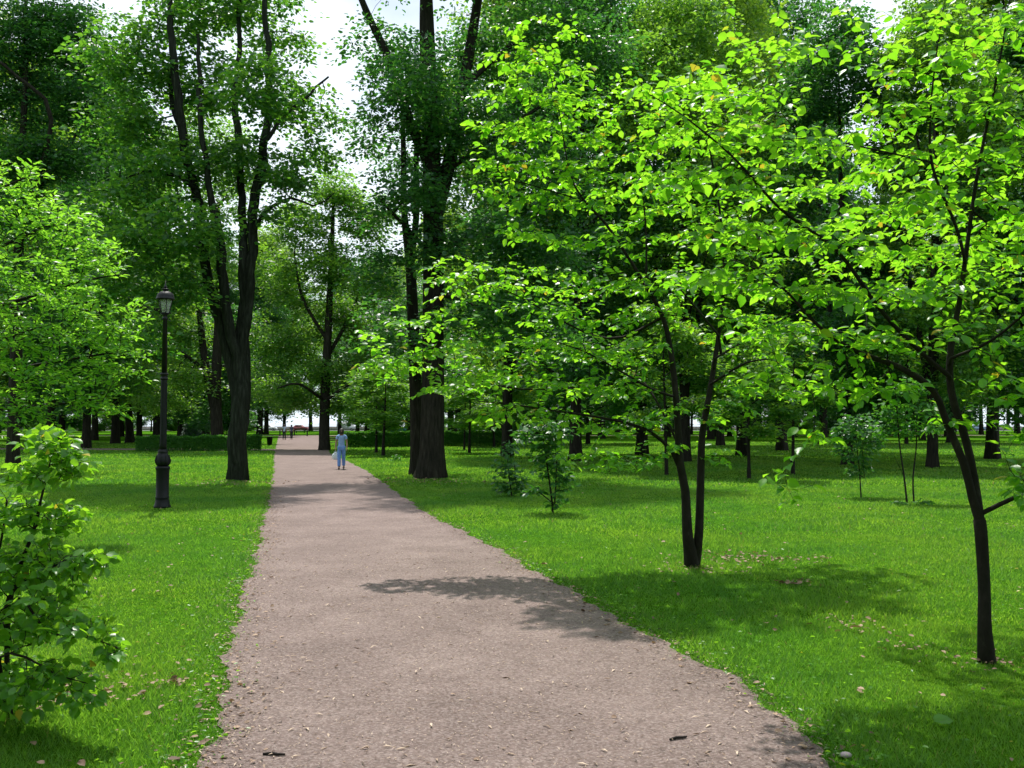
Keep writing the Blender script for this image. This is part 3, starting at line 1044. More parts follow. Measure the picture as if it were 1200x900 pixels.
def tree_A():
    rg = np.random.default_rng(41)
    sk = Skel()
    d = 31.2
    g = G(279, 563)
    def L(pts, *a, **k):
        return sk.limb([(p[0], p[1], p[2], p[3] * .84) for p in pts], *a, **k)
    L([(g[0], g[1], 0, .37), PR(280, 520, d, .36), PR(281, 470, d, .36), PR(281, 430, d, .30), PR(284, 350, d, .20), PR(283, 290, d, .18), PR(278, 230, d + .3, .15), PR(276, 160, d + .5, .15),
       PR(275, 110, d + .5, .12), PR(280, 20, d + .6, .09), PR(285, -60, d + .6, .05)], .35, wob=.035, rg=rg)
    L([PR(279, 470, d, .25), PR(265, 400, d, .23), PR(249, 330, d, .21), PR(242, 270, d - .2, .19), PR(228, 220, d - .3, .18), PR(213, 150, d - .4, .18), PR(206, 60, d - .5, .15),
       PR(197, -30, d - .5, .09)], .35, wob=.035, rg=rg)
    L([PR(278, 450, d, .2), PR(268, 375, d - .2, .2), PR(260, 310, d - .4, .19), PR(256, 260, d - .6, .17), PR(248, 210, d - .7, .12), PR(238, 130, d - .8, .1), PR(232, 40, d - .8, .06)], .35, wob=.035, rg=rg)
    L([PR(282, 450, d, .25), PR(291, 370, d, .22), PR(298, 290, d, .2), PR(300, 235, d, .2), PR(310, 170, d, .17), PR(319, 80, d, .13), PR(311, 0, d, .1), PR(308, -60, d, .05)], .35, wob=.035, rg=rg)
    L([PR(299, 275, d, .09), PR(316, 240, d - .1, .075), PR(342, 230, d + .3, .055), PR(366, 240, d + .6, .04), PR(392, 226, d + .8, .02)], .3, wob=.05, rg=rg)
    L([PR(228, 222, d - .3, .1), PR(205, 208, d - 1, .08), PR(175, 206, d - 1.5, .06), PR(148, 208, d - 2, .03)], .3, wob=.05, rg=rg)
    L([PR(213, 150, d, .1), PR(195, 80, d + 1, .08), PR(170, 30, d + 2, .05)], .3, wob=.05, rg=rg)
    L([PR(243, 280, d, .09), PR(222, 292, d + .8, .07), PR(196, 285, d + 1.6, .05), PR(180, 262, d + 2.2, .03)], .3, wob=.05, rg=rg)
    L([PR(310, 170, d, .09), PR(345, 120, d + .8, .07), PR(385, 90, d + 1.4, .04)], .3, wob=.05, rg=rg)
    lob = []
    for (x, y, rx, ry, n) in [(230, 10, 70, 45, 60), (300, 10, 60, 45, 55), (165, 60, 50, 45, 48), (150, 140, 50, 40, 48), (225, 100, 60, 40, 52), (300, 100, 50, 40, 45),
                              (345, 125, 34, 36, 26), (378, 180, 30, 20, 18), (340, 200, 30, 22, 20), (180, 210, 55, 38, 50), (240, 190, 50, 35, 40), (300, 190, 36, 30, 26),
                              (175, 280, 55, 35, 46), (225, 265, 45, 35, 34), (145, 330, 40, 30, 30), (205, 335, 44, 26, 30), (340, 50, 24, 30, 12), (130, 250, 30, 40, 24),
                              (250, -70, 110, 50, 70), (330, 250, 30, 14, 10), (160, 390, 40, 20, 20), (120, 60, 30, 40, 20), (392, 130, 22, 24, 8)]:
        lob.append(plobe(x, y, d + rg.normal(0, 1.6), rx, ry, 1.8, n))
    low = P(279, 400, d)[2]
    C = lobe_points(lob, rg)
    sk.grow(C, .3, .45, .05, rg, block=lambda p: p[:, 2] > low)
    sk.finish(.008, 2.1)
    me = cluster_leaves(sk.pos[sk.att], rg, 56, .5, .2, .175, T_MID, 'maple_crown', tilt=.6)
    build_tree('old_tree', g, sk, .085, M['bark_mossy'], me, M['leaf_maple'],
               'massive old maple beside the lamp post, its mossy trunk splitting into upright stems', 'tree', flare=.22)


def tree_D():
    rg = np.random.default_rng(43)
    sk = Skel()
    d = 32.7
    g = G(504, 560)
    L = sk.limb
    L([(g[0], g[1], 0, .48), PR(506, 530, d, .42), PR(507, 450, d, .38), PR(508, 330, d, .36), PR(508, 250, d, .35), PR(505, 150, d, .3), PR(500, 40, d, .27), PR(498, -60, d, .15)], .35)
    L([PR(508, 260, d, .26), PR(524, 200, d + .1, .24), PR(540, 120, d + .3, .2), PR(557, 20, d + .5, .17), PR(570, -60, d + .6, .1)], .35)
    L([PR(506, 200, d, .19), PR(483, 150, d - .2, .17), PR(460, 80, d - .4, .15), PR(428, 10, d - .5, .12), PR(405, -50, d - .5, .07)], .35)
    L([PR(545, 100, d, .12), PR(590, 60, d + .6, .1), PR(640, 30, d + 1, .07), PR(680, 20, d + 1.4, .04)], .3)
    L([PR(508, 300, d, .1), PR(545, 280, d + .6, .08), PR(590, 270, d + 1.4, .05)], .3)
    L([PR(507, 340, d, .1), PR(560, 360, d - .4, .07), PR(600, 370, d - .8, .04)], .3)
    L([PR(507, 300, d, .08), PR(470, 260, d - 1, .06), PR(445, 235, d - 1.5, .03)], .3)
    L([PR(524, 200, d, .1), PR(580, 160, d + .6, .08), PR(640, 120, d + 1, .05)], .3)
    lob = []
    for (x, y, rx, ry, n) in [(440, 60, 36, 40, 20), (432, 150, 30, 30, 14), (462, 120, 40, 40, 28), (475, 225, 50, 32, 40), (500, 90, 50, 50, 46), (570, 50, 60, 50, 60),
                              (640, 30, 60, 44, 62), (700, 60, 44, 44, 44), (550, 140, 50, 45, 42), (610, 120, 55, 45, 48), (590, 200, 55, 42, 44), (505, 180, 40, 40, 30),
                              (520, 290, 50, 36, 34), (585, 290, 55, 40, 48), (610, 370, 55, 36, 48), (550, 370, 45, 32, 34), (445, 310, 30, 30, 18), (455, 400, 36, 26, 22),
                              (650, 300, 40, 40, 32), (660, 190, 44, 50, 36), (520, 430, 46, 16, 18), (560, -60, 120, 50, 90), (440, -50, 60, 40, 30), (655, 400, 40, 26, 24)]:
        lob.append(plobe(x, y, d + rg.normal(0, 1.5), rx, ry, 1.7, n))
    low = P(500, 440, d)[2]
    sk.grow(lobe_points(lob, rg), .3, .45, .04, rg, block=lambda p: p[:, 2] > low)
    sk.finish(.008, 2.1)
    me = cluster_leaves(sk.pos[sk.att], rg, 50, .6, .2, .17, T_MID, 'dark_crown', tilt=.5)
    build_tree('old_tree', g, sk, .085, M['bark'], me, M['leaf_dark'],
               'huge dark tree past the woman in blue, its trunk the thickest of all', 'tree', flare=.22)
    # slimmer neighbour pressed against it
    sk = Skel()
    d = 34.6
    g = G(489, 556.5)
    L([(0, 0, 0, 0)] and [(g[0], g[1], 0, .25)], .3) if False else None
    L = sk.limb
    L([(g[0], g[1], 0, .27), PR(488, 500, d, .23), PR(486, 430, d, .22), PR(483, 350, d, .2), PR(480, 300, d, .18), PR(474, 250, d, .12), PR(473, 180, d, .1), PR(470, 90, d, .05)], .35)
    L([PR(481, 310, d, .13), PR(488, 250, d, .12), PR(488, 180, d, .1), PR(492, 90, d, .05)], .35)
    lob = [plobe(x, y, d + rg.normal(0, 1), rx, ry, 1.2, n) for (x, y, rx, ry, n) in
           [(465, 180, 30, 30, 22), (490, 110, 34, 34, 26), (455, 250, 26, 22, 14), (470, 60, 40, 30, 24), (448, 360, 24, 20, 10)]]
    sk.grow(lobe_points(lob, rg), .3, .45, .04, rg, block=lambda p: p[:, 2] > 5)
    sk.finish(.008, 2.1)
    me = cluster_leaves(sk.pos[sk.att], rg, 46, .5, .2, .17, T_FAR, 'neighbour_crown', tilt=.5)
    build_tree('old_tree', g, sk, .08, M['bark'], me, M['leaf_dark'],
               'slimmer tree pressed against the back of the huge dark trunk', 'tree', flare=.22)


def tree_custom(px, py, r, stems, lobes, leafm, label, seed, per=60, ls=.24, T=T_FAR, cr=.7, dj=2.0, rd=2.4, lowpx=430):
    rg = np.random.default_rng(seed)
    sk = Skel()
    g = G(px, py)
    d = g[1]
    first = True
    for st in stems:
        pts = [PR(x, y, d + dd, rr) for (x, y, dd, rr) in st]
        if first:
            pts = [(g[0], g[1], 0, r)] + pts
            first = False
        sk.limb(pts, .5)
    lob = [plobe(x, y, d + rg.normal(0, dj * .5), rx, ry, rd, n) for (x, y, rx, ry, n) in lobes]
    low = P(px, lowpx, d)[2]
    sk.grow(lobe_points(lob, rg), .3, .7, .04, rg, block=lambda p: p[:, 2] > low)
    sk.finish(.012, 2.1)
    me = cluster_leaves(sk.pos[sk.att], rg, per, cr, cr * .42, ls, T, 'crown', tilt=.55)
    return build_tree('old_tree', g, sk, .09, M['bark'], me, leafm, label, 'tree', flare=.15, minr=.012)


LOBEK[0] = 0.85
tree_A()
LOBEK[0] = 0.95
tree_D()
LOBEK[0] = 1.6
tree_custom(254, 527, .46,
            [[(254, 500, 0, .42), (253, 465, 0, .40), (255, 400, 0, .3), (257, 330, 0, .25), (255, 240, 0, .15)],
             [(251, 478, 0, .3), (243, 440, 0, .28), (237, 400, 0, .24), (232, 350, 0, .2), (224, 312, 0, .16), (210, 260, 0, .08)],
             [(238, 432, 0, .14), (220, 418, -1, .12), (200, 408, -2, .08), (180, 410, -3, .05)],
             [(226, 320, 0, .14), (205, 362, -2, .16), (178, 362, -4, .13), (135, 352, -6, .08)]],
            [(200, 330, 40, 30, 34), (160, 380, 40, 28, 32), (210, 390, 40, 28, 34), (170, 440, 40, 22, 30), (225, 440, 34, 22, 24), (250, 300, 30, 40, 26), (150, 300, 40, 40, 30),
             (200, 250, 50, 40, 36), (260, 220, 50, 40, 36), (240, 160, 60, 40, 36), (300, 300, 26, 40, 22), (310, 400, 24, 40, 22), (190, 470, 40, 12, 16), (305, 450, 20, 20, 12)],
            M['leaf_mid'], 'tall tree standing in the hedge line behind the old maple, its forked trunk leaning', 51)
tree_custom(380, 527.5, .38,
            [[(380, 500, 0, .36), (382, 440, 0, .32), (386, 360, 0, .24), (389, 290, 0, .17), (391, 220, 0, .08)],
             [(383, 420, 0, .15), (410, 370, 1, .12), (430, 320, 1, .06)],
             [(384, 400, 0, .14), (355, 350, -1, .11), (345, 300, -1, .06)],
             [(381, 470, 0, .12), (410, 450, -2, .09), (435, 445, -3, .05)],
             [(381, 470, 0, .12), (350, 450, -2, .09), (325, 455, -3, .05)]],
            [(392, 225, 34, 26, 34), (352, 262, 34, 30, 34), (430, 255, 32, 34, 34), (385, 305, 44, 28, 40), (440, 330, 36, 30, 34), (340, 335, 34, 30, 32), (395, 370, 46, 26, 40),
             (445, 400, 36, 28, 34), (345, 405, 36, 28, 34), (395, 430, 40, 22, 30), (440, 455, 36, 18, 28), (345, 462, 34, 16, 26), (395, 474, 34, 10, 14)],
            M['leaf_mid'], 'tall pale green tree at the path edge past the trash bin', 53, per=80)
tree_custom(15, 549, .27,
            [[(16, 500, 0, .25), (20, 400, 0, .23), (22, 300, 0, .2), (25, 200, 0, .15), (30, 80, 0, .1), (30, -20, 0, .05)],
             [(22, 280, 0, .1), (60, 140, -1, .09), (20, 90, -2, .07), (-30, 50, -3, .04)],
             [(24, 250, 0, .1), (70, 190, 1, .07), (110, 120, 2, .04)]],
            [(20, 40, 60, 50, 70), (80, 40, 44, 44, 56), (100, 110, 38, 44, 44), (40, 120, 50, 40, 56), (15, 190, 50, 36, 50), (75, 185, 44, 36, 46), (105, 240, 34, 26, 26),
             (30, 250, 50, 30, 38), (-50, 100, 60, 100, 90), (40, -50, 110, 50, 90), (100, 310, 34, 30, 22), (40, 330, 50, 34, 26)],
            M['leaf_dark'], 'dark high crowned tree whose trunk shows behind the tip of the low shrub', 57, per=66, ls=.17, cr=.55, dj=1.5, rd=1.8, lowpx=330)

# ------------------------------------------------------------------ kinds of background tree (built once, then copied)
PROTO = {}


def proto_tree(kind, seed, H, R, cb, tr, nlob, natt, per, ls, cr, lm, nl=7, fork=False, lean=0.02):
    rg = np.random.default_rng(seed)
    sk = Skel()
    lx, ly = rg.normal(0, H * lean, 2)
    sk.limb([(0, 0, 0, tr), (lx * .1, ly * .1, H * .12, tr * .88), (lx * .4, ly * .4, H * .35, tr * .72), (lx * .8, ly * .8, H * .62, tr * .45), (lx, ly, H * .92, tr * .1)], .5)
    for k in range(nl):
        a = k * 2.4 + rg.normal(0, .3)
        h = cb * .9 + (H * .62 - cb) * (k / max(nl - 1, 1))
        rr = R * (.55 + .3 * rg.random()) * (1.0 - .25 * k / nl)
        if fork and k < 2:
            h = H * .14 + k * .6
            sk.limb([(0, 0, h, tr * .6), (.25 * math.cos(a) * R * .4, .25 * math.sin(a) * R * .4, h + H * .12, tr * .55), (math.cos(a) * R * .3, math.sin(a) * R * .3, H * .5, tr * .38),
                     (math.cos(a) * R * .5, math.sin(a) * R * .5, H * .8, tr * .12)], .5)
            continue
        sk.limb([(0, 0, h, tr * .3), (math.cos(a) * rr * .5, math.sin(a) * rr * .5, h + H * .06, tr * .22), (math.cos(a) * rr, math.sin(a) * rr, h + H * (.07 + .08 * rg.random()), tr * .08)], .5)
    lob = []
    for k in range(nlob):
        t = (k + .5) / nlob
        z = cb + (H - cb) * t ** .9
        prof = math.sin(math.pi * min(1, (t * .85 + .15))) ** .6
        a = k * 2.399 + rg.normal(0, .4)
        q = R * prof * (.3 + .6 * rg.random())
        s = R * (.20 + .16 * rg.random())
        lob.append(((q * math.cos(a) + lx * t, q * math.sin(a) + ly * t, z), (s * 1.2, s * 1.2, s * .72), int(natt / nlob)))
    A = lobe_points(lob, rg)
    sk.grow(A, .3, .7, .04, rg, block=lambda p: p[:, 2] > cb * .75)
    sk.finish(.010, 2.1)
    me = cluster_leaves(sk.pos[sk.att], rg, per, cr, cr * .4, ls, T_FAR, kind + '_crown', tilt=.55)
    wd_ = sk.wood(tr * .3, .02 if H > 10 else .004, .25, (10, 5, 4, 3))
    PROTO[kind] = dict(w=[mesh_np('limb' if k else 'trunk', V, [Q]) for k, (V, Q) in enumerate(wd_)], c=me, m=lm, bark=M['bark'] if H > 10 else M['bark_young'], root=None, r=tr, H=H)


def place(kind, loc, rz, sc, name, label, group, cat='tree'):
    p = PROTO[kind]
    if p['root'] is None:
        r = empty(name, loc, label, cat, group, rz)
        for k, me in enumerate(p['w']):
            obj('limb' if k else 'trunk', me, p['bark'], r, True)
        obj('crown', p['c'], p['m'], r)
        r.scale = sc if isinstance(sc, tuple) else (sc, sc, sc)
        p['root'] = r
        return r
    r = copy_thing(p['root'], loc, rz, sc, label, cat, group)
    r.name = name
    return r


LOBEK[0] = 1.0
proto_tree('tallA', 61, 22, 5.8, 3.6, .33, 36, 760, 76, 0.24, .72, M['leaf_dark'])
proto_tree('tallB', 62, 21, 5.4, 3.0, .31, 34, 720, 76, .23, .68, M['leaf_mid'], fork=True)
M['leaf_yellow_lit'] = leaf_mat('leaf_yellow_lit', (0.045, 0.125, 0.022), (0.085, 0.19, 0.03), (0.22, 0.50, 0.03), (0.46, 0.72, 0.045), trans=0.46, rough=.42)  # yellower mid green, a sunlit look put into the leaf colour
proto_tree('tallC', 63, 23, 6.2, 4.2, .36, 38, 800, 72, .24, .74, M['leaf_yellow_lit'], nl=9)
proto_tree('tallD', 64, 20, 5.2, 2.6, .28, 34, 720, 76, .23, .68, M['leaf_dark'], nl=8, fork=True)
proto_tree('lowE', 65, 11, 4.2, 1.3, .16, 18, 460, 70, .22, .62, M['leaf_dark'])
proto_tree('farbush', 67, 4.6, 3.2, .35, .07, 14, 260, 60, .24, .5, M['leaf_mid'], nl=6)
proto_tree('slim', 66, 6.5, 1.6, 1.9, .07, 9, 200, 34, .16, .3, M['leaf_mid'], nl=5)
KH = ['tallA', 'tallB', 'tallC', 'tallD']


def zig(i, n):
    return KH[(i * 7 + n) % 4]


BG = [  # px, py of the foot, width of the trunk in the photo, kind, label, group
    (594, 535, 9, 'tallC', 'grey brown trunk rising behind the two small shrubs on the lawn', None),
    (674, 540, 13, 'tallA', 'stout dark trunk standing behind the larger small shrub on the lawn', None),
    (752, 533, 14, 'tallD', 'thick leaning trunk seen through the low boughs of the twin stemmed young tree', None),
    (803, 541, 12, 'tallB', 'dark trunk seen between the two stems of the young tree', None),
    (870, 534, 8, 'tallC', 'straight narrow trunk behind the first thin bare pole like sapling', None),
    (916, 528, 9, 'tallA', 'straight narrow trunk on the shaded lawn between the two thin saplings', None),
    (993, 545, 12, 'tallD', 'low dark trunk half hidden behind the leafy sapling pair', None),
    (1093, 548, 11, 'tallB', 'dark trunk beside the twin bare stems, left of the forked young tree', None),
    (1163, 538, 12, 'tallC', 'tall clear trunk standing free past the forked young tree', None),
    (1192, 509, 10, 'tallA', 'far dark trunk on the sunlit strip of lawn at the edge of the picture', None),
    (1222, 545, 16, 'tallD', 'large dark tree just outside the clear trunk past the forked young tree', None),
    (101, 525, 8, 'tallD', 'thin dark trunk nearest the low shrub in the row before the side path', None),
    (135, 520, 8, 'tallA', 'middle dark trunk of the row just short of the hedge end', None),
    (152, 519, 12, 'tallC', 'broad dark trunk next to the hedge end', None),
    (111, 516, 6, 'tallB', 'second thin trunk behind the row short of the hedge', None),
    (60, 522, 9, 'tallA', 'dark trunk hidden among leaves above the low shrub', None),
    (-60, 530, 12, 'tallC', 'dark tree outside the frame beyond the tufted leafy tree', None),
    (182, 513, 6, 'tallB', 'slim trunk behind the hedge just before the lamp post', None),
    (211, 512, 8, 'tallD', 'dark trunk behind the hedge just past the lamp post', None),
    (242, 512, 7, 'tallA', 'slim trunk behind the hedge and the leaning forked tree', None),
    (304, 509, 8, 'tallC', 'dark trunk behind the trash bin next to the old maple', None),
    (312, 509, 5, 'tallB', 'thin trunk directly behind the trash bin', None),
    (333, 506, 7, 'tallD', 'far trunk at the end of the path behind the walker in pale blue', None),
    (364, 505, 5, 'tallA', 'thin far trunk between the walkers and the pale green tree', None),
    (398, 508, 4, 'tallB', 'thin trunk just past the pale green tree above the woman in blue', None),
    (419, 506.5, 6, 'tallD', 'leaning far trunk over the start of the long hedge', None),
    (430, 506.5, 6, 'tallC', 'second leaning far trunk over the start of the long hedge', None),
    (443, 508, 12, 'tallA', 'wide dark trunk behind the middle of the long hedge', None),
    (478, 507, 9, 'tallC', 'dark trunk behind the hedge beside the yellow kiosk', None),
    (530, 507, 6, 'tallB', 'slim trunk behind the hedge just past the huge dark trunk', None),
    (563, 506, 10, 'tallD', 'broad dark trunk behind the hedge past the huge dark trunk', None),
    (625, 509, 7, 'tallA', 'far trunk showing above the larger small shrub', None),
    (660, 511, 9, 'tallC', 'far dark trunk beside the stout one behind the shrub', None),
    (705, 514, 10, 'tallB', 'dark trunk seen under the lowest bough of the young tree', None),
    (728, 505, 5, 'tallA', 'thin far trunk under the lowest bough of the young tree', None),
    (778, 503, 5, 'tallD', 'thin far trunk against the pale river under the young tree', None),
    (840, 511, 4, 'tallC', 'first of the thin far trunks right beside the twin stems', None),
    (855, 511, 4, 'tallB', 'second of the thin far trunks beside the twin stems', None),
    (892, 512, 15, 'lowE', 'wide dark low tree between the two narrow trunks on the far lawn', None),
    (950, 510, 8, 'tallC', 'far dark trunk before the leafy sapling pair', None),
    (1040, 510, 8, 'tallA', 'far dark trunk behind the twin bare stems', None),
    (1070, 507, 8, 'tallD', 'far trunk just behind and past the twin bare stems', None),
    (1118, 506, 8, 'tallB', 'far trunk seen between the arms of the forked young tree', None),
    (1150, 509, 4, 'slimfar', 'thin bare trunk beside the tall clear trunk', None),
    (1181, 502.5, 6, 'tallC', 'distant trunk on the sunlit strip before the far dark one', None),
    (1260, 515, 12, 'tallB', 'dark tree beyond the edge of the sunlit strip', None),
]
for i, (px, py, w, kind, label, grp) in enumerate(BG):
    g = G(px, py)
    d = g[1]
    tr = w * d / F / 2
    if kind == 'slimfar':
        kind = 'tallB'
    s = tr / (PROTO[kind]['r'] * 1.1)
    hs = max(.95, min(1.5, d / 42)) if kind != 'lowE' else 1.1
    if 150 < px < 475:
        hs = min(hs, (.205 * d + 2) / 22)
    s = max(.55, min(1.35, s))
    sx = (s * 1.3 + hs) / 2.3
    place(kind, g, i * 2.13, (sx, sx, hs), 'park_tree', label, 'trees scattered over the park lawn')

# the belt of look-alike trees far beyond and to the sides
rg = np.random.default_rng(99)
cnt = 0
taken = [G(b_[0], b_[1])[:2] for b_ in BG]
for row, (y0, step) in enumerate([(84, 9.0), (108, 9.0), (132, 9.5), (166, 10.5), (205, 11.5)]):
    x = -.60 * y0 - 14
    while x < .60 * y0 + 14:
        xx = x + rg.normal(0, 1.8)
        yy = y0 + rg.normal(0, 3.5)
        x += step
        px = 600 + F * xx / yy
        open_view = 318 < px < 378 or (405 < px < 436 and row > 1) or (1125 < px < 1215 and row > 0) or (right_edge(np.array([yy]))[0] + 2.5 > xx > left_edge(np.array([yy]))[0] - 2.5)
        if open_view or min(np.hypot(xx - t[0], yy - t[1]) for t in taken) < 4.5:
            continue
        taken.append(np.array([xx, yy]))
        k = KH[cnt % 4] if cnt % 3 else 'lowE'
        if 120 < px < 475 and k != 'lowE':
            place(k, (xx, yy, 0), cnt * 1.7, min(1.35, ((.165 if px > 290 else .2) * yy + 2) / 22), 'park_tree', 'dense dark tree in the far belt along the embankment', 'dense trees of the far belt')
            cnt += 1
            continue
        place(k, (xx, yy, 0), cnt * 1.7, (1.0 + .3 * rg.random()) * (1.15 if y0 > 120 else 1.0), 'park_tree',
              'dense dark tree in the far belt along the embankment', 'dense trees of the far belt')
        cnt += 1

for i in range(52):
    y = 222 + rg.normal(0, 3)
    x = -140 + i * 5.6 + rg.normal(0, 1)
    px = 600 + F * x / y
    if 318 < px < 420 or 1130 < px < 1185:
        continue
    place('farbush', (x, y, 0), i * 1.3, .9 + .5 * rg.random(), 'bush', 'low dark bush in the far line before the embankment road', 'bushes before the embankment road', 'bush')
for i, (x, y) in enumerate([(-13, -9), (-6.5, -16), (5, -14), (12, -7), (20, -15), (-21, -4), (22, 1), (-22, 8), (24, 16), (0, -27), (-15, -26), (14, -28), (27, 27), (-27, 22)]):  # out of view, added to block sky light and darken the trunks
    place(KH[i % 4], (x, y, 0), i * 2.3, .9, 'park_tree', 'unseen tall tree added round the viewpoint to block sky light', 'unseen trees added to block sky light')

SAP = [
    (544, 527, 3, 'thin sapling before the long hedge, closer to the huge dark trunk'),
    (550, 531, 4, 'thin sapling standing slightly nearer than its twin before the hedge'),
    (579, 524, 4, 'forked thin sapling before the hedge near the grey brown trunk'),
    (441, 531, 4, 'thin sapling before the hedge just past the woman in blue'),
    (449, 534, 5, 'slightly thicker sapling before the hedge just past the woman in blue'),
    (781, 557, 5, 'short dark sapling beneath the lowest bough of the young tree'),
    (878, 561, 5, 'thin pole like sapling, nearer one of two on the shaded lawn'),
    (929, 556, 5, 'thin pole like sapling, farther one of two on the shaded lawn'),
]
for i, (px, py, w, label) in enumerate(SAP):
    g = G(px, py)
    s = max(.6, w * g[1] / F / 2 / .07)
    place('slim', g, i * 1.9, (s * .75 + .2, s * .75 + .2, .75 + .1 * (i % 3)), 'sapling', label, 'thin saplings on the lawn', 'sapling')


# ------------------------------------------------------------------ small leafy shrubs and saplings standing on the lawn
def small_shrub(px, py, stems, lobes, leafm, label, seed, sp=.05, ls=.13, name='shrub', r=.02, cat='shrub', T=T_MID, maxr=.01):
    rg = np.random.default_rng(seed)
    sk = Skel()
    g = G(px, py)
    d = g[1]
    for k, st in enumerate(stems):
        pts = [PR(x, y, d + dd, rr) for (x, y, dd, rr) in st]
        if k == 0:
            pts = [(g[0], g[1], 0, r)] + pts
        sk.limb(pts, .12)
    lob = [plobe(x, y, d + rg.normal(0, .15), rx, ry, rx * d / F * .8, n) for (x, y, rx, ry, n) in lobes]
    sk.grow(lobe_points(lob, rg), .3, .15, .04, rg)
    sk.finish(.003, 2.3)
    me = twig_leaves(sk, rg, sp, ls, maxr, T, 'shrub_crown', droop=.5, tilt=.6)
    build_tree(name, g, sk, r * .75, M['bark_young'], me, leafm, label, cat)


LOBEK[0] = 2.4
small_shrub(648, 602, [[(646, 580, 0, .02), (641, 545, 0, .016), (636, 510, 0, .01)], [(650, 590, 0, .018), (652, 550, 0, .014), (650, 515, 0, .01)], [(646, 588, 0, .012), (628, 575, 0, .01), (612, 575, 0, .005)]],
            [(636, 508, 26, 22, 50), (642, 540, 24, 24, 44), (640, 520, 16, 30, 24), (660, 560, 18, 26, 30), (625, 575, 16, 10, 12), (655, 590, 14, 8, 10), (615, 510, 20, 14, 20), (655, 505, 20, 14, 24)],
            M['leaf_small'], 'taller of the two small leafy shrubs on the lawn past the huge dark trunk', 71)
small_shrub(600, 583, [[(597, 560, 0, .016), (594, 530, 0, .01)], [(604, 565, 0, .014), (603, 540, 0, .01)]],
            [(590, 545, 16, 16, 24), (605, 560, 18, 16, 30), (597, 574, 22, 8, 22), (596, 525, 12, 10, 12), (585, 565, 8, 10, 8)],
            M['leaf_small'], 'smaller shrub standing behind the taller one on the lawn', 72)
small_shrub(1009, 583, [[(1007, 550, 0, .014), (1003, 510, 0, .01), (1005, 485, 0, .006)], [(1013, 560, 0, .012), (1010, 520, 0, .009)]],
            [(1000, 500, 26, 18, 50), (1020, 510, 20, 20, 40), (1005, 530, 28, 16, 50), (1008, 550, 18, 10, 22), (985, 515, 12, 16, 18)],
            M['leaf_small'], 'leafy bush on two thin stems beside the twin bare stems', 73, name='bush', cat='bush')
small_shrub(1063, 590, [[(1059, 555, 0, .022), (1054, 520, 0, .018), (1051, 480, 0, .014), (1048, 450, 0, .008)], [(1060, 560, 0, .008), (1045, 530, 0, .006), (1035, 525, 0, .003)]],
            [(1045, 480, 26, 14, 36), (1060, 500, 20, 14, 24), (1035, 505, 14, 10, 14), (1055, 455, 24, 14, 24)],
            M['leaf_hedge'], 'thin stemmed sapling of a pair, the stem leaning away from the forked young tree', 74, name='sapling', r=.025, cat='sapling')
small_shrub(1071, 589.5, [[(1070, 560, 0, .02), (1074, 520, 0, .016), (1074, 480, 0, .012), (1078, 450, 0, .008)]],
            [(1085, 480, 20, 14, 26), (1075, 500, 18, 12, 20), (1100, 500, 16, 12, 16), (1080, 455, 20, 12, 20)],
            M['leaf_hedge'], 'thin stemmed sapling of a pair, the stem beside the forked young tree', 75, name='sapling', r=.022, cat='sapling')
small_shrub(906, 545, [[(906, 530, 0, .006), (905, 518, 0, .004)]], [(905, 522, 14, 10, 10)], M['leaf_hedge'], 'tiny seedling with a few leaves on the shaded lawn', 77, name='seedling', r=.008, cat='seedling') if False else None
small_shrub(463, 541, [[(463, 536, 0, .008)]], [(463, 536, 8, 4, 14)], M['leaf_hedge'], 'low leafy plant on the grass between the woman and the huge trunk', 78, name='plant', r=.01, cat='plant', sp=.04)
small_shrub(1067, 592, [[(1068, 588, 0, .006)]], [(1050, 589, 14, 3, 12), (1082, 588, 12, 3, 12)], M['leaf_hedge'], 'low weeds at the foot of the twin bare stems', 79, name='plant', r=.01, cat='plant', sp=.03, ls=.09)


LOBEK[0] = 1.0


def spruce(px, py, H, label, seed):
    rg = np.random.default_rng(seed)
    g = G(px, py)
    sk = Skel()
    sk.limb([(g[0], g[1], 0, .07), (g[0], g[1], H * .5, .045), (g[0], g[1], H, .01)], .2)
    A = []
    for k in range(260):
        t = rg.random() ** 1.3
        a = rg.random() * 6.28
        R = (1 - t) * H * .36
        A.append((g[0] + R * math.cos(a) * (.5 + .5 * rg.random()), g[1] + R * math.sin(a) * (.5 + .5 * rg.random()), .25 + t * (H - .3) - R * .2))
    A = np.array(A)
    sk.grow(A, .6, .3, -.03, rg)
    sk.finish(.005, 2.2)
    me = cluster_leaves(sk.pos[sk.att], rg, 60, .32, .08, .2, T_NARROW, 'spruce_needles', tilt=.4)
    build_tree('spruce_tree', g, sk, .04, M['bark'], me, M['leaf_spruce'], label, 'spruce', minr=.008)


spruce(226, 514.5, 3.6, 'small blue green spruce behind the clipped hedge near the lamp post', 81)


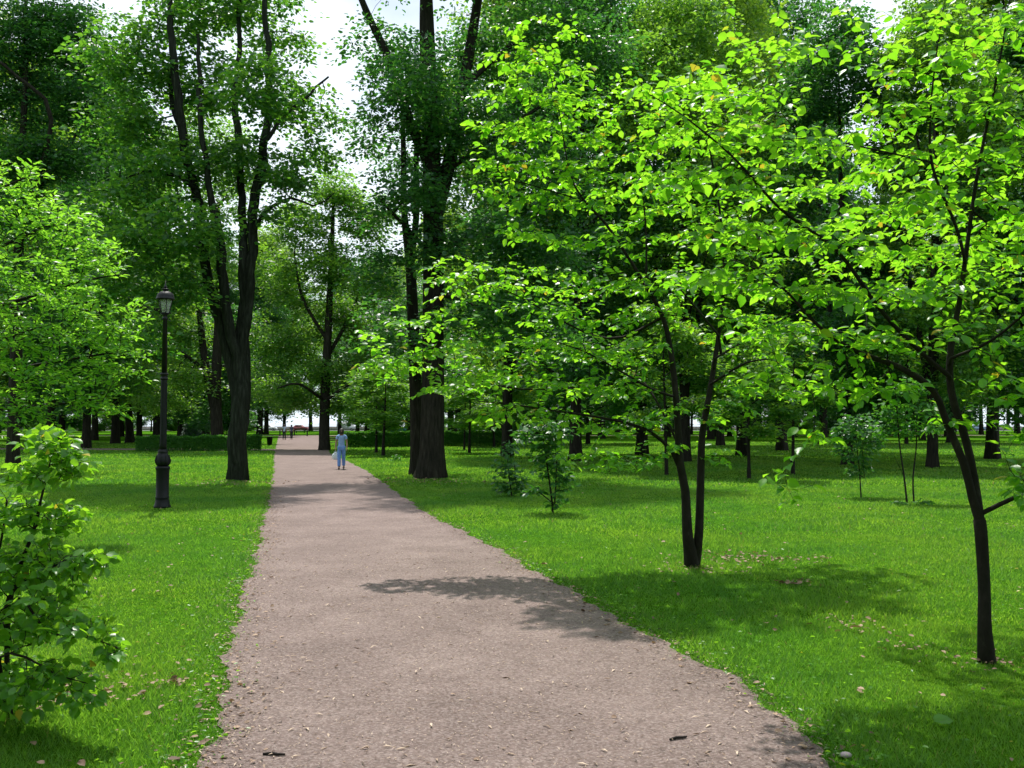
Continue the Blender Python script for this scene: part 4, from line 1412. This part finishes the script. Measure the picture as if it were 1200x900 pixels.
# ------------------------------------------------------------------ hedges
def hedge(xa, ya, xb, yb, H, W, label, seed):
    rg = np.random.default_rng(seed)
    a, b_ = np.array([xa, ya]), np.array([xb, yb])
    L = np.linalg.norm(b_ - a)
    t = (b_ - a) / L
    nrm = np.array([-t[1], t[0]])
    c = (a + b_) / 2
    root = empty('hedge', (c[0], c[1], 0), label, 'hedge')
    n = int(L * 4200)
    s = rg.random(n) * L - L / 2
    q = (rg.random(n) - .5) * W
    z = rg.random(n) * H
    k = rg.integers(0, 3, n)
    q = np.where(k == 0, -W / 2 + np.abs(rg.normal(0, .06, n)), q)
    z = np.where(k == 1, H - np.abs(rg.normal(0, .07, n)), z)
    z = z + .05 * np.sin(s * 2.1) + .04 * np.sin(s * 5.7)
    keep = ~((z < .22) & (rg.random(n) < .5))
    s, q, z = s[keep], q[keep], np.maximum(z[keep], .04)
    pos = np.stack([s * t[0] + q * nrm[0], s * t[1] + q * nrm[1], z], 1)
    u = unit(rg.normal(0, 1, (len(s), 3)))
    nn = unit(rg.normal(0, .8, (len(s), 3)) + np.array([0, 0, .6]))
    obj('foliage', leaves_mesh('hedge_leaves', pos, u, nn, .10 * (.6 + .8 * rg.random(len(s))), T_FAR), M['leaf_hedge'], root)
    b2 = MB()
    m = int(L * 5)
    for i in range(m):
        sx, qx = rg.random() * L - L / 2, (rg.random() - .5) * W * .7
        p0 = np.array([sx * t[0] + qx * nrm[0], sx * t[1] + qx * nrm[1], 0])
        p1 = p0 + np.array([rg.normal(0, .12), rg.normal(0, .12), H * .8])
        b2.tube([p0, (p0 + p1) / 2 + rg.normal(0, .03, 3), p1], [.018, .014, .006], 4)
    b2.build('stems', M['bark_young'], root)


ga, gb = G(160, 529), G(306, 528)
hedge(ga[0], ga[1], gb[0], gb[1], 1.0, 1.1, 'clipped low green hedge behind the lamp post and the old maple', 83)
ga, gb = G(404, 524.5), G(600, 522)
hedge(ga[0], ga[1], gb[0], gb[1], 1.2, 1.1, 'long clipped hedge running behind the huge dark trunk', 84)


# ------------------------------------------------------------------ lamp post
def lamp_post():
    g = G(190, 595)
    k = g[1] / F

    def h(py):
        return P(190, py, g[1])[2]
    root = empty('lamp_post', (g[0], g[1], 0), 'ornate black cast iron lamp post standing on the grass', 'lamp post')
    I = M['black_iron']
    b = MB()
    b.lathe([(.185, 0), (.185, .04), (.165, .07), (.150, .17), (.142, .2), (.152, .215), (.152, .24), (.140, .26), (.140, .84), (.150, .86), (.158, .885), (.158, .90), (.15, .925), (.12, .94)], 32)
    b.build('base', I, root, False)
    b = MB()
    b.lathe([(.12, .94), (.145, .965), (.165, 1.02), (.165, 1.07), (.15, 1.13), (.125, 1.19), (.10, 1.23), (.11, 1.25), (.11, 1.27), (.088, 1.29), (.088, 1.31)], 32)
    for a in range(8):
        an = a * math.pi / 4
        b.tube([(.16 * math.cos(an), .16 * math.sin(an), 1.0), (.172 * math.cos(an), .172 * math.sin(an), 1.06), (.135 * math.cos(an), .135 * math.sin(an), 1.18)], [.012, .018, .01], 6)
    b.build('bulb_ornament', I, root, True)
    b = MB()
    zc = h(441)
    b.lathe([(.082, 1.29), (.074, 1.45), (.070, zc - .12), (.070, zc - .08)], 24)
    for a in range(10):
        an = a * math.pi / 5
        b.tube([(.072 * math.cos(an), .072 * math.sin(an), 1.36), (.068 * math.cos(an), .068 * math.sin(an), zc - .14)], .007, 5)
    b.build('lower_shaft', I, root, True)
    b = MB()
    b.lathe([(.07, zc - .08), (.09, zc - .07), (.09, zc - .045), (.072, zc - .035), (.072, zc + .02), (.094, zc + .035), (.094, zc + .06), (.062, zc + .08)], 24)
    b.build('collar', I, root, False)
    b = MB()
    zt = h(374)
    b.lathe([(.062, zc + .08), (.050, zt - .02), (.068, zt), (.068, zt + .02), (.05, zt + .035), (.045, zt + .09), (.085, zt + .11)], 20)
    b.build('upper_shaft', I, root, False)
    # lantern
    z0, z1, z2, z3 = zt + .11, h(351), h(341), h(334)
    lan = MB()
    n = 6
    for a in range(n):
        a0, a1 = a * 2 * math.pi / n, (a + 1) * 2 * math.pi / n
        p0 = np.array([.095 * math.cos(a0), .095 * math.sin(a0), z0 + .02])
        p1 = np.array([.165 * math.cos(a0), .165 * math.sin(a0), z1])
        lan.tube([p0, p1], .009, 6)
        q0 = np.array([.165 * math.cos(a1), .165 * math.sin(a1), z1])
        lan.tube([p1, q0], .01, 6)
    lan.lathe([(.085, z0), (.105, z0 + .012), (.105, z0 + .028), (.09, z0 + .035)], 6)
    lo = lan.build('lantern', I, root)
    gl = MB()
    gl.lathe([(.088, z0 + .036), (.156, z1 - .012)], 6)
    gm_, n_, l_ = mat_new('lantern_glass')
    p = n_.new('ShaderNodeBsdfPrincipled')
    p.inputs['Base Color'].default_value = (.75, .78, .75, 1)
    p.inputs['Roughness'].default_value = .08
    p.inputs['Transmission Weight'].default_value = 0.0
    p.inputs['Alpha'].default_value = .28
    o_ = n_.new('ShaderNodeOutputMaterial')
    l_.new(p.outputs[0], o_.inputs[0])
    gl.build('glass', gm_, lo)
    cap = MB()
    cap.lathe([(.205, z1), (.21, z1 + .015), (.195, z1 + .03), (.19, z1 + .07), (.165, z1 + .13), (.11, z2 - .02), (.06, z2 - .005), (.055, z2 + .02), (.085, z2 + .03), (.085, z2 + .045), (.04, z2 + .06)], 24)
    cap.build('lamp_cap', I, root, True)
    f = MB()
    f.lathe([(.03, z2 + .06), (.045, z2 + .085), (.035, z2 + .11), (.012, z2 + .13), (.006, z3 + .1)], 12)
    f.build('finial', I, root, True)


lamp_post()


# ------------------------------------------------------------------ bin, bench, bollards, kiosk, cars
def trash_bin(px, py, label):
    g = G(px, py)
    root = empty('trash_bin', g, label, 'trash bin')
    b = MB()
    b.lathe([(.20, .06), (.26, .72), (.27, .72), (.27, .76), (.25, .76), (.24, .70), (.19, .10)], 20)
    b.build('bin_body', M['black_iron'], root)
    b = MB()
    b.box(-.03, .03, -.03, .03, 0, .09)
    b.lathe([(.16, .0), (.16, .03)], 16)
    b.build('foot', M['black_iron'], root)


trash_bin(316, 522, 'small dark trash bin on the grass beside the hedge end')
M['bench_wood'] = simple_mat('bench_wood', [(.3, (.05, .035, .025)), (.7, (.11, .08, .055))], scale=6, rough=.7, bump=.003, stretch=(.3, 4, 4))


def bench(px, py, rz, label):
    g = G(px, py)
    root = empty('park_bench', g, label, 'bench', None, rz)
    b = MB()
    for k in range(4):
        b.box(-.9, .9, -.24 + k * .12, -.15 + k * .12, .43, .465)
    b.build('seat', M['bench_wood'], root)
    b = MB()
    for k in range(3):
        y = .27 + k * .03
        b.box(-.9, .9, y, y + .03, .55 + k * .13, .65 + k * .13)
    b.build('backrest', M['bench_wood'], root)
    for s in (-.75, .75):
        b = MB()
        b.box(s - .03, s + .03, -.22, .22, .39, .427)
        b.box(s - .03, s + .03, -.22, -.16, 0, .387)
        b.box(s - .03, s + .03, .16, .22, 0, .387)
        b.tube([(s, .25, .39), (s, .31, .65), (s, .37, .95)], .022, 6)
        b.build('leg', M['black_iron'], root)


bench(391, 525, math.radians(60), 'dark park bench between the pale green tree and the woman in blue')
bench(352, 507.5, 0, 'far park bench by the crossing path beyond the two walkers')


def bollard(px, py, label):
    g = G(px, py)
    b = MB()
    b.lathe([(.13, 0), (.13, .06), (.09, .1), (.08, .7), (.11, .74), (.11, .78), (.07, .86), (.01, .9)], 12)
    o = b.build('bollard', M['black_iron'])
    o.location = (g[0], g[1], 0)
    tag(o, label, 'bollard', 'bollards along the crossing path')


bollard(345, 510.5, 'low black bollard just past the farther walker')
bollard(360, 511, 'low black bollard closer to the pale green tree')
bollard(328, 511, 'low black bollard just before the walker in pale blue')


def paint(name, c, rough=.4):
    return simple_mat(name, [(.3, tuple(v * .92 for v in c)), (.7, c)], scale=3, rough=rough)


M['tyre'] = paint('tyre', (.02, .02, .02), .8)
M['carglass'] = paint('carglass', (.03, .04, .05), .1)
M['chrome'] = paint('hub_metal', (.4, .4, .42), .35)


def car(x, y, rz, paintm, name, label, cat, van=False):
    root = empty(name, (x, y, 0.02), label, cat, 'vehicles parked on the embankment', rz)
    L, W = (4.9, 1.9) if van else (4.3, 1.72)
    if van:
        prof = [(-2.4, .35), (-2.45, .9), (-2.4, 2.1), (-2.2, 2.2), (1.0, 2.2), (1.35, 2.05), (1.9, 1.2), (2.4, 1.0), (2.45, .35)]
    else:
        prof = [(-2.1, .3), (-2.15, .75), (-2.0, .95), (-1.4, 1.0), (-.95, 1.42), (.45, 1.45), (1.15, .98), (1.95, .85), (2.15, .6), (2.12, .3)]
    V, T = [], []
    n = len(prof)
    for s in (-1, 1):
        for (px_, z) in prof:
            V.append((px_, s * W / 2 * (1 - max(0, z - .95) * .16), z))
    Q = [(i, i + 1, i + 1 + n, i + n) for i in range(n - 1)] + [(n - 1, 0, n, 2 * n - 1)]
    me = mesh_np('car_body', V, [np.array(Q), np.array([list(range(n))[::-1]]), np.array([list(range(n, 2 * n))])])
    obj('body', me, paintm, root)
    b = MB()
    zt, zb = (2.0, 1.2) if van else (1.36, 1.0)
    for s in (-1, 1):
        w0, w1 = W / 2 * (1 - max(0, zb - .95) * .16) + .012, W / 2 * (1 - max(0, zt - .95) * .16) + .012
        xs_ = [(-.85, -.15), (-.08, .5)] if not van else [(.2, 1.2)]
        for (a, c) in xs_:
            b.add([(a - .25 * (not van), s * w0, zb), (c + (.35 if not van and c > 0 else 0), s * w0, zb), (c, s * w1, zt), (a, s * w1, zt)], [(0, 1, 2, 3) if s < 0 else (3, 2, 1, 0)])
    b.build('side_windows', M['carglass'], root)
    for sx in (-1.35, 1.35):
        for s in (-1, 1):
            b = MB()
            b.lathe([(.2, -.1), (.31, -.1), (.33, -.06), (.33, .06), (.31, .1), (.2, .1)], 18)
            w = b.build('wheel', M['tyre'], root)
            w.rotation_euler = (math.pi / 2, 0, 0)
            w.location = (sx, s * (W / 2 - .08), .33)
            b = MB()
            b.lathe([(.19, -.105), (.19, .105)], 12)
            b.build('rim', M['chrome'], w)


car(-62, 239, 0, paint('car_white', (.75, .76, .78)), 'parked_car', 'white car parked behind the walkers on the embankment', 'car')
car(-54, 239, 0, paint('car_red', (.25, .04, .05)), 'parked_car', 'dark red car parked behind the walkers on the embankment', 'car')
car(-42, 239, 0, paint('car_silver', (.55, .57, .6)), 'parked_van', 'silver van parked beside the woman in blue on the embankment', 'van', True)
car(40, 239, 0, paint('car_grey', (.5, .52, .56)), 'parked_car', 'grey car far away beneath the young twin stemmed tree', 'car')
car(118, 239, 0, paint('car_blue', (.2, .3, .45)), 'parked_car', 'blue car seen past the tall clear trunk', 'car')

kg = np.array([-21.5, 178, 0])
kroot = empty('kiosk', kg, 'small yellow roofed kiosk with teal counter behind the long hedge', 'kiosk')
b = MB()
b.box(-1.4, 1.4, -.9, .9, 0, 1.0)
b.build('counter', paint('teal_paint', (.05, .30, .33), .6), kroot)
for sx in (-1.35, 1.35):
    for sy in (-.85, .85):
        b = MB()
        b.box(sx - .05, sx + .05, sy - .05, sy + .05, 1.003, 2.1)
        b.build('post', paint('post_white', (.7, .7, .68)), kroot)
b = MB()
b.add([(-1.7, -1.2, 2.1), (1.7, -1.2, 2.1), (1.7, 1.2, 2.1), (-1.7, 1.2, 2.1), (-.9, 0, 2.6), (.9, 0, 2.6)], [(3, 2, 1, 0), (0, 1, 5, 4), (2, 3, 4, 5)], [(1, 2, 5), (3, 0, 4)])
b.build('roof', paint('yellow_awning', (.75, .45, .05), .7), kroot)


# ------------------------------------------------------------------ people
M['skin'] = paint('skin', (.36, .20, .14), .55)
M['hair'] = paint('hair', (.03, .02, .015), .5)
M['blue_cloth'] = simple_mat('blue_cloth', [(.3, (.12, .24, .62)), (.7, (.20, .36, .78))], scale=8, rough=.85, bump=.01)
M['blue_top'] = simple_mat('blue_top', [(.3, (.22, .36, .72)), (.7, (.34, .50, .86))], scale=8, rough=.85, bump=.01)  # paler than the trousers: sun on the shoulders put into the cloth colour
M['blue_cloth_pale'] = simple_mat('blue_cloth_pale', [(.3, (.35, .45, .68)), (.7, (.5, .6, .8))], scale=8, rough=.85)
M['dark_cloth'] = paint('dark_cloth', (.02, .022, .03), .9)
M['navy_cloth'] = paint('navy_cloth', (.05, .07, .14), .9)
M['white_plastic'] = simple_mat('white_plastic', [(.3, (.62, .70, .78)), (.7, (.8, .84, .88))], scale=6, rough=.45, bump=.03)
M['shoe'] = paint('shoe', (.03, .03, .05), .6)


def skin_mesh(verts, edges, radii, root_i, name, sub=2):
    me = bpy.data.meshes.new(name)
    me.from_pydata([tuple(v) for v in verts], edges, [])
    o = bpy.data.objects.new(name, me)
    COL.objects.link(o)
    m = o.modifiers.new('skin', 'SKIN')
    for i, r in enumerate(radii):
        sv = me.skin_vertices[0].data[i]
        sv.radius = (r, r) if not isinstance(r, tuple) else r
        sv.use_root = (i == root_i)
    s = o.modifiers.new('sub', 'SUBSURF')
    s.levels = sub
    s.render_levels = sub
    dg = bpy.context.evaluated_depsgraph_get()
    dg.update()
    me2 = bpy.data.meshes.new_from_object(o.evaluated_get(dg))
    bpy.data.objects.remove(o)
    bpy.data.meshes.remove(me)
    return me2


def person(px, py, H, face, label, top, bottom, stride, bag=None, hair_long=.12, swing=.12, sleeve=True, phase=1):
    """face: heading angle (0 = towards the camera)"""
    g = G(px, py)
    root = empty('person', g, label, 'person', None, face)
    k = H / 1.65
    # local frame: facing -Y
    S = stride * phase
    hip, kneeH, ank = .86, .46, .08
    V = [(0, 0, .92), (0, 0, 1.10), (0, -.01, 1.28), (0, 0, 1.40), (0, -.01, 1.47), (0, -.02, 1.56), (0, -.02, 1.64),   # pelvis..head
         (-.085, 0, .88), (-.085, -S * .22 - .03, .47), (-.08, -S * .42, .09), (-.08, -S * .42 - .13, .035),
         (.085, 0, .88), (.085, S * .12 - .03, .47), (.08, S * .45, .11), (.08, S * .45 - .12, .04),
         (-.17, 0, 1.37), (-.225, swing * .3, 1.12), (-.235, swing * .2 - .07, .90), (-.235, swing * .1 - .09, .82),
         (.17, 0, 1.37), (.22, -swing * .3 + .03, 1.12), (.235, -swing - .03, .91), (.235, -swing * 1.2 - .05, .83)]
    Ed = [(0, 1), (1, 2), (2, 3), (3, 4), (4, 5), (5, 6), (0, 7), (7, 8), (8, 9), (9, 10), (0, 11), (11, 12), (12, 13), (13, 14),
          (3, 15), (15, 16), (16, 17), (17, 18), (3, 19), (19, 20), (20, 21), (21, 22)]
    R = [(.13, .10), (.115, .09), (.13, .10), (.085, .07), .05, (.078, .09), (.06, .07), .085, .055, .038, .03, .085, .055, .038, .03,
         .05, .04, .028, .03, .05, .04, .028, .03]
    V = [(a * k, b_ * k, c * k) for a, b_, c in V]
    R = [tuple(q * k for q in r) if isinstance(r, tuple) else r * k for r in R]
    body = skin_mesh(V, Ed, R, 0, 'person_body')
    bo = obj('body', body, M['skin'], root, True)
    # fingers and thumb on both hands
    for s, i, j in ((-1, 17, 18), (1, 21, 22)):
        h0 = np.array(V[j])
        fb = MB()
        for q in range(4):
            off = np.array([0, (q - 1.5) * .018, 0]) * k
            ln = (.062, .075, .07, .055)[q] * k
            fb.tube([h0 + off + np.array([0, 0, -.01]), h0 + off + np.array([-s * .006, -.004, -ln * .6]), h0 + off + np.array([-s * .022, -.006, -ln])], [.009 * k, .008 * k, .006 * k], 6)
        fb.tube([h0 + np.array([0, -.022, .015]) * k, h0 + np.array([-s * .012, -.045, -.012]) * k, h0 + np.array([-s * .022, -.045, -.035]) * k], [.010 * k, .009 * k, .007 * k], 6)
        fb.build('fingers', M['skin'], root, True)
    # head details
    fz, fy = 1.585 * k, -.02 * k
    nb = MB()
    nb.lathe([(.002, .03), (.012, .0), (.014, -.012), (.004, -.02)], 8, (0, fy - .092 * k, fz))
    nb.build('nose', M['skin'], bo, True)
    eb = MB()
    for s in (-1, 1):
        eb.lathe([(.002, -.008), (.010, 0), (.002, .008)], 8, (s * .03 * k, fy - .078 * k, fz + .022 * k))
    eb.build('eyes', M['hair'], bo, True)
    # hair: a cap around the back and top of the skull
    hb = MB()
    prof = []
    for a in range(9):
        t = a / 8 * math.pi * .56
        prof.append((.098 * k * math.sin(t) + .002, .115 * k * math.cos(t)))
    prof = prof[::-1]
    prof = [(prof[0][0] * .9, prof[0][1] - hair_long * k)] + prof
    hb.lathe(prof, 16, (0, fy + .02 * k, fz + .0 * k))
    hb.build('hair', M['hair'], root, True)
    # clothes follow the body with a little ease
    tv = [V[0], V[1], V[2], V[3], V[15], (np.array(V[15]) * .45 + np.array(V[16]) * .55), V[19], (np.array(V[19]) * .45 + np.array(V[20]) * .55), (0, 0, .80 * k)]
    te = [(8, 0), (0, 1), (1, 2), (2, 3), (3, 4), (4, 5), (3, 6), (6, 7)]
    trd = [(.165 * k, .125 * k), (.138 * k, .108 * k), (.155 * k, .12 * k), (.095 * k, .08 * k), .064 * k, .058 * k, .064 * k, .058 * k, (.175 * k, .135 * k)]
    obj('top', skin_mesh(tv, te, trd, 1, 'person_top'), top, root, True)
    bv = [V[0], V[7], V[8], tuple(np.array(V[9]) + np.array([0, 0, .02])), V[11], V[12], tuple(np.array(V[13]) + np.array([0, 0, .02]))]
    be = [(0, 1), (1, 2), (2, 3), (0, 4), (4, 5), (5, 6)]
    brd = [(.145 * k, .11 * k), .10 * k, .078 * k, .074 * k, .10 * k, .078 * k, .074 * k]
    obj('trousers', skin_mesh(bv, be, brd, 0, 'person_trousers'), bottom, root, True)
    for i in (10, 14):
        sb = MB()
        p0 = np.array(V[i - 1]) + np.array([0, .04, -.03]) * k
        p1 = np.array(V[i])
        p1[2] = max(p1[2], .035)
        p0[2] = max(p0[2], .04)
        sb.tube([p0, (p0 + p1) / 2, p1 + np.array([0, -.03, 0]) * k], [.036 * k, .042 * k, .025 * k], 8)
        sb.build('shoe', M['shoe'], root, True)
    hand = np.array(V[18])
    return root, g, hand, k


proot, pg, hand, k = person(400, 550, 1.64, 0.12, 'woman in pale blue blouse and trousers walking along the path with a white bag',
                            M['blue_top'], M['blue_cloth'], .62, swing=.18)
# the white bag she carries
ca_, sa_ = math.cos(.12), math.sin(.12)
hw = np.array([hand[0] * ca_ - hand[1] * sa_ + pg[0], hand[0] * sa_ + hand[1] * ca_ + pg[1], hand[2] - .06])
broot = empty('shopping_bag', (hw[0], hw[1], hw[2] - .36), 'white plastic bag hanging from the hand of the woman in blue', 'bag')
b = MB()
b.lathe([(.04, 0), (.12, .02), (.155, .10), (.15, .18), (.11, .25), (.05, .30), (.03, .32)], 16, sy=.55)
b.build('bag_body', M['white_plastic'], broot, True)
b = MB()
b.tube([(-.045, 0, .29), (-.04, 0, .34), (-.012, 0, .375), (.012, 0, .375), (.04, 0, .34), (.045, 0, .29)], .009, 6)
b.build('handle', M['white_plastic'], broot, True)
person(333, 515.5, 1.72, math.pi, 'far walker in a pale blue shirt and dark trousers heading away', M['blue_cloth_pale'], M['dark_cloth'], .35, hair_long=.02)
person(341.5, 515, 1.68, math.pi + .1, 'far walker dressed all in dark navy beside the one in pale blue', M['navy_cloth'], M['dark_cloth'], -.3, hair_long=.08)


# ------------------------------------------------------------------ grass, litter
def grass_patch(rg, y0, y1, dens, h, w, mx):
    A = []
    n = int(dens * (y1 - y0) * (2 * (0.57 * y1 + mx)))
    y = y0 + (y1 - y0) * rg.random(n)
    x = (rg.random(n) * 2 - 1) * (0.57 * y1 + mx)
    keep = (np.abs(x) < 0.57 * y + mx) & ~on_path(x, y, -.03)
    x, y = x[keep], y[keep]
    n = len(x)
    # uneven growth
    f = .75 + .35 * np.sin(x * 1.3 + np.sin(y * .9)) * np.sin(y * 1.1 + .5) + .15 * np.sin(x * 5 + y * 3)
    ep = np.minimum(np.abs(x - left_edge(y)), np.abs(x - right_edge(y)))
    f = f * np.where(ep < .12, .55, 1) + np.where((ep > .12) & (ep < .5), .25, 0)
    hh = h * f * (.5 + .8 * rg.random(n))
    ww = w * (.6 + .8 * rg.random(n))
    a = rg.random(n) * 2 * math.pi
    la = rg.random(n) * 2 * math.pi
    ln = hh * (.25 + .8 * rg.random(n))
    V = np.zeros((n, 3, 3))
    V[:, 0, 0] = x - np.cos(a) * ww
    V[:, 0, 1] = y - np.sin(a) * ww
    V[:, 1, 0] = x + np.cos(a) * ww
    V[:, 1, 1] = y + np.sin(a) * ww
    V[:, 2, 0] = x + np.cos(la) * ln
    V[:, 2, 1] = y + np.sin(la) * ln
    V[:, 2, 2] = hh
    return V.reshape(-1, 3)


rg = np.random.default_rng(3)
GV = np.concatenate([grass_patch(rg, 3.6, 9, 4200, .050, .0030, 1.2), grass_patch(rg, 9, 16, 1900, .052, .0050, 1.4),
                     grass_patch(rg, 16, 28, 620, .060, .0095, 2), grass_patch(rg, 28, 50, 130, .075, .022, 3), grass_patch(rg, 50, 95, 22, .085, .045, 3)])
tag(obj('grass', mesh_np('grass', GV, [np.arange(len(GV)).reshape(-1, 3)]), M['grass']), 'short green lawn grass', 'grass', kind='stuff')

M['dry_leaf'] = leaf_mat('dry_leaf', (.10, .055, .03), (.38, .25, .17), (.2, .1, .04), (.4, .25, .1), trans=.15, rough=.7)
M['chip'] = leaf_mat('chip', (.20, .13, .09), (.55, .43, .33), (.2, .1, .04), (.4, .25, .1), trans=.05, rough=.8)


def scatter(rg, n, y0, y1, where, size, T, zoff, wid=None, tilt=.35):
    y = y0 + (y1 - y0) * rg.random(n) ** 1.4
    if where == 'lawn':
        x = (rg.random(n) * 2 - 1) * (0.57 * y + 1.5)
        keep = ~on_path(x, y, .05)
    elif where == 'left':
        x = left_edge(y) + wig(y, 1.) + rg.normal(.05, .16, n)
        keep = y > 0
    elif where == 'right':
        x = right_edge(y) + wig(y, 4.) - rg.normal(.03, .14, n)
        keep = y > 0
    else:
        t = rg.random(n)
        x = left_edge(y) * (1 - t) + right_edge(y) * t
        keep = y > 0
    x, y = x[keep], y[keep]
    n = len(x)
    base = np.stack([x, y, np.full(n, zoff) + rg.random(n) * .012], 1)
    a = rg.random(n) * 6.283
    u = unit(np.stack([np.cos(a), np.sin(a), rg.normal(0, .15, n)], 1))
    nr = unit(np.array([0, 0, 1.]) + rg.normal(0, tilt, (n, 3)))
    return base, u, nr, size * (.4 + .9 * rg.random(n))


def spot(rg, n, px, py, rx, ry, size):
    g = G(px, py)
    b = np.stack([g[0] + rg.normal(0, rx, n), g[1] + rg.normal(0, ry, n), .02 + .02 * rg.random(n)], 1)
    a = rg.random(n) * 6.283
    return b, unit(np.stack([np.cos(a), np.sin(a), rg.normal(0, .2, n)], 1)), unit(np.array([0, 0, 1.]) + rg.normal(0, .4, (n, 3))), size * (.4 + .9 * rg.random(n))


def scat(name, parts, T, mat, label, wid=1.0):
    B, U, N_, S = [np.concatenate([p[i] for p in parts]) for i in range(4)]
    tag(obj(name, leaves_mesh(name, B, U, N_, S, T, np.full(len(B), wid)), mat), label, 'litter', kind='stuff')


scat('leaf_litter', [scatter(rg, 850, 4, 32, 'lawn', .055, T_MID, .035), scatter(rg, 700, 4.4, 28, 'left', .042, T_MID, .012), scatter(rg, 350, 4.4, 20, 'right', .045, T_MID, .012),
                     scatter(rg, 60, 4.4, 24, 'path', .035, T_MID, .010),
                     spot(rg, 190, 880, 655, .5, .35, .06), spot(rg, 30, 935, 685, .15, .1, .07), spot(rg, 45, 1005, 735, .16, .2, .05), spot(rg, 30, 1070, 760, .2, .12, .05),
                     spot(rg, 40, 205, 803, .07, .05, .045), spot(rg, 260, 45, 815, .3, .22, .05), spot(rg, 60, 190, 800, .5, .4, .04), spot(rg, 160, 279, 566, .8, .7, .09), spot(rg, 160, 505, 564, 1.0, .8, .09), spot(rg, 90, 812, 668, .35, .3, .05), spot(rg, 60, 1157, 780, .2, .2, .04)], T_MID, M['dry_leaf'], 'dry fallen leaves scattered over the lawn and path edges')
scat('wood_chips', [scatter(rg, 9000, 4.2, 26, 'path', .026, T_FAR, .009, tilt=.15), scatter(rg, 700, 4.2, 14, 'path', .06, T_FAR, .009, tilt=.15), scatter(rg, 2600, 4.2, 30, 'left', .036, T_FAR, .010, tilt=.25),
                    scatter(rg, 1100, 4.2, 24, 'right', .034, T_FAR, .010, tilt=.2)], T_FAR, M['chip'], 'pale wood chips and twig bits strewn on the path', .32)
M['dark_chip'] = leaf_mat('dark_chip', (.04, .03, .025), (.13, .09, .07), (.05, .03, .02), (.1, .06, .04), trans=.02, rough=.9)
scat('twig_bits', [scatter(rg, 7000, 4.2, 26, 'path', .026, T_FAR, .009, tilt=.15), scatter(rg, 500, 4.2, 14, 'path', .06, T_FAR, .009, tilt=.15), scatter(rg, 3000, 4.2, 26, 'left', .04, T_FAR, .010), scatter(rg, 3000, 4.2, 26, 'right', .045, T_FAR, .010)],
     T_FAR, M['dark_chip'], 'dark bits of twig and bark lying on the path', .22)
# broad leaved weeds along the edges
wd = [scatter(rg, 2600, 4.2, 16, 'lawn', .036, T_MID, .03, tilt=.5), scatter(rg, 900, 4.2, 16, 'left', .035, T_MID, .02, tilt=.5), scatter(rg, 900, 4.2, 16, 'right', .035, T_MID, .02, tilt=.5)]
for k_, sg in ((1, -1), (2, 1)):
    wd[k_][0][:, 0] += sg * .22
scat('clover', wd, T_MID, M['leaf_shrub'], 'small clover and plantain leaves growing in the grass', .9)


def twig(px, py, L, rz, label):
    g = G(px, py)
    b = MB()
    b.tube([(-L / 2, 0, .006), (-L * .1, .004, .010), (L * .2, -.004, .009), (L / 2, .003, .007)], [.007, .009, .008, .006], 6)
    o = b.build('twig', M['bark_young'])
    o.location = (g[0], g[1], .009)
    o.rotation_euler = (0, 0, rz)
    tag(o, label, 'twig')


twig(321, 887, .13, -.1, 'short dark stick lying alone on the path near its lower edge')
twig(795, 868, .12, .4, 'thin twig on the path among grit, beside the grass corner')


def stone(px, py, r, label):
    g = G(px, py)
    b = MB()
    b.lathe([(.3 * r, 0), (r, .2 * r), (1.05 * r, .45 * r), (.7 * r, .8 * r), (.2 * r, .92 * r)], 9, sy=.7)
    o = b.build('stone', M['granite'], None, True)
    o.location = (g[0], g[1], .006)
    tag(o, label, 'stone')


stone(991, 889, .035, 'small pale stone at the corner where grass meets path')


def big_leaf(px, py, s, rz, mat, label):
    g = G(px, py)
    me = leaves_mesh('fallen_leaf', np.array([[0, 0, 0.]]), np.array([[1., 0, .1]]), unit(np.array([[.1, -.35, 1.]])), np.array([s]), T_OVAL)
    o = obj('fallen_leaf', me, mat)
    o.location = (g[0], g[1], .05)
    o.rotation_euler = (0, 0, rz)
    tag(o, label, 'leaf')


big_leaf(1095, 855, .14, .2, M['leaf_shrub'], 'large green fallen leaf lying on the shaded grass')
big_leaf(1010, 742, .11, 2.6, M['dry_leaf'], 'curled brown dead leaf on the shaded lawn')
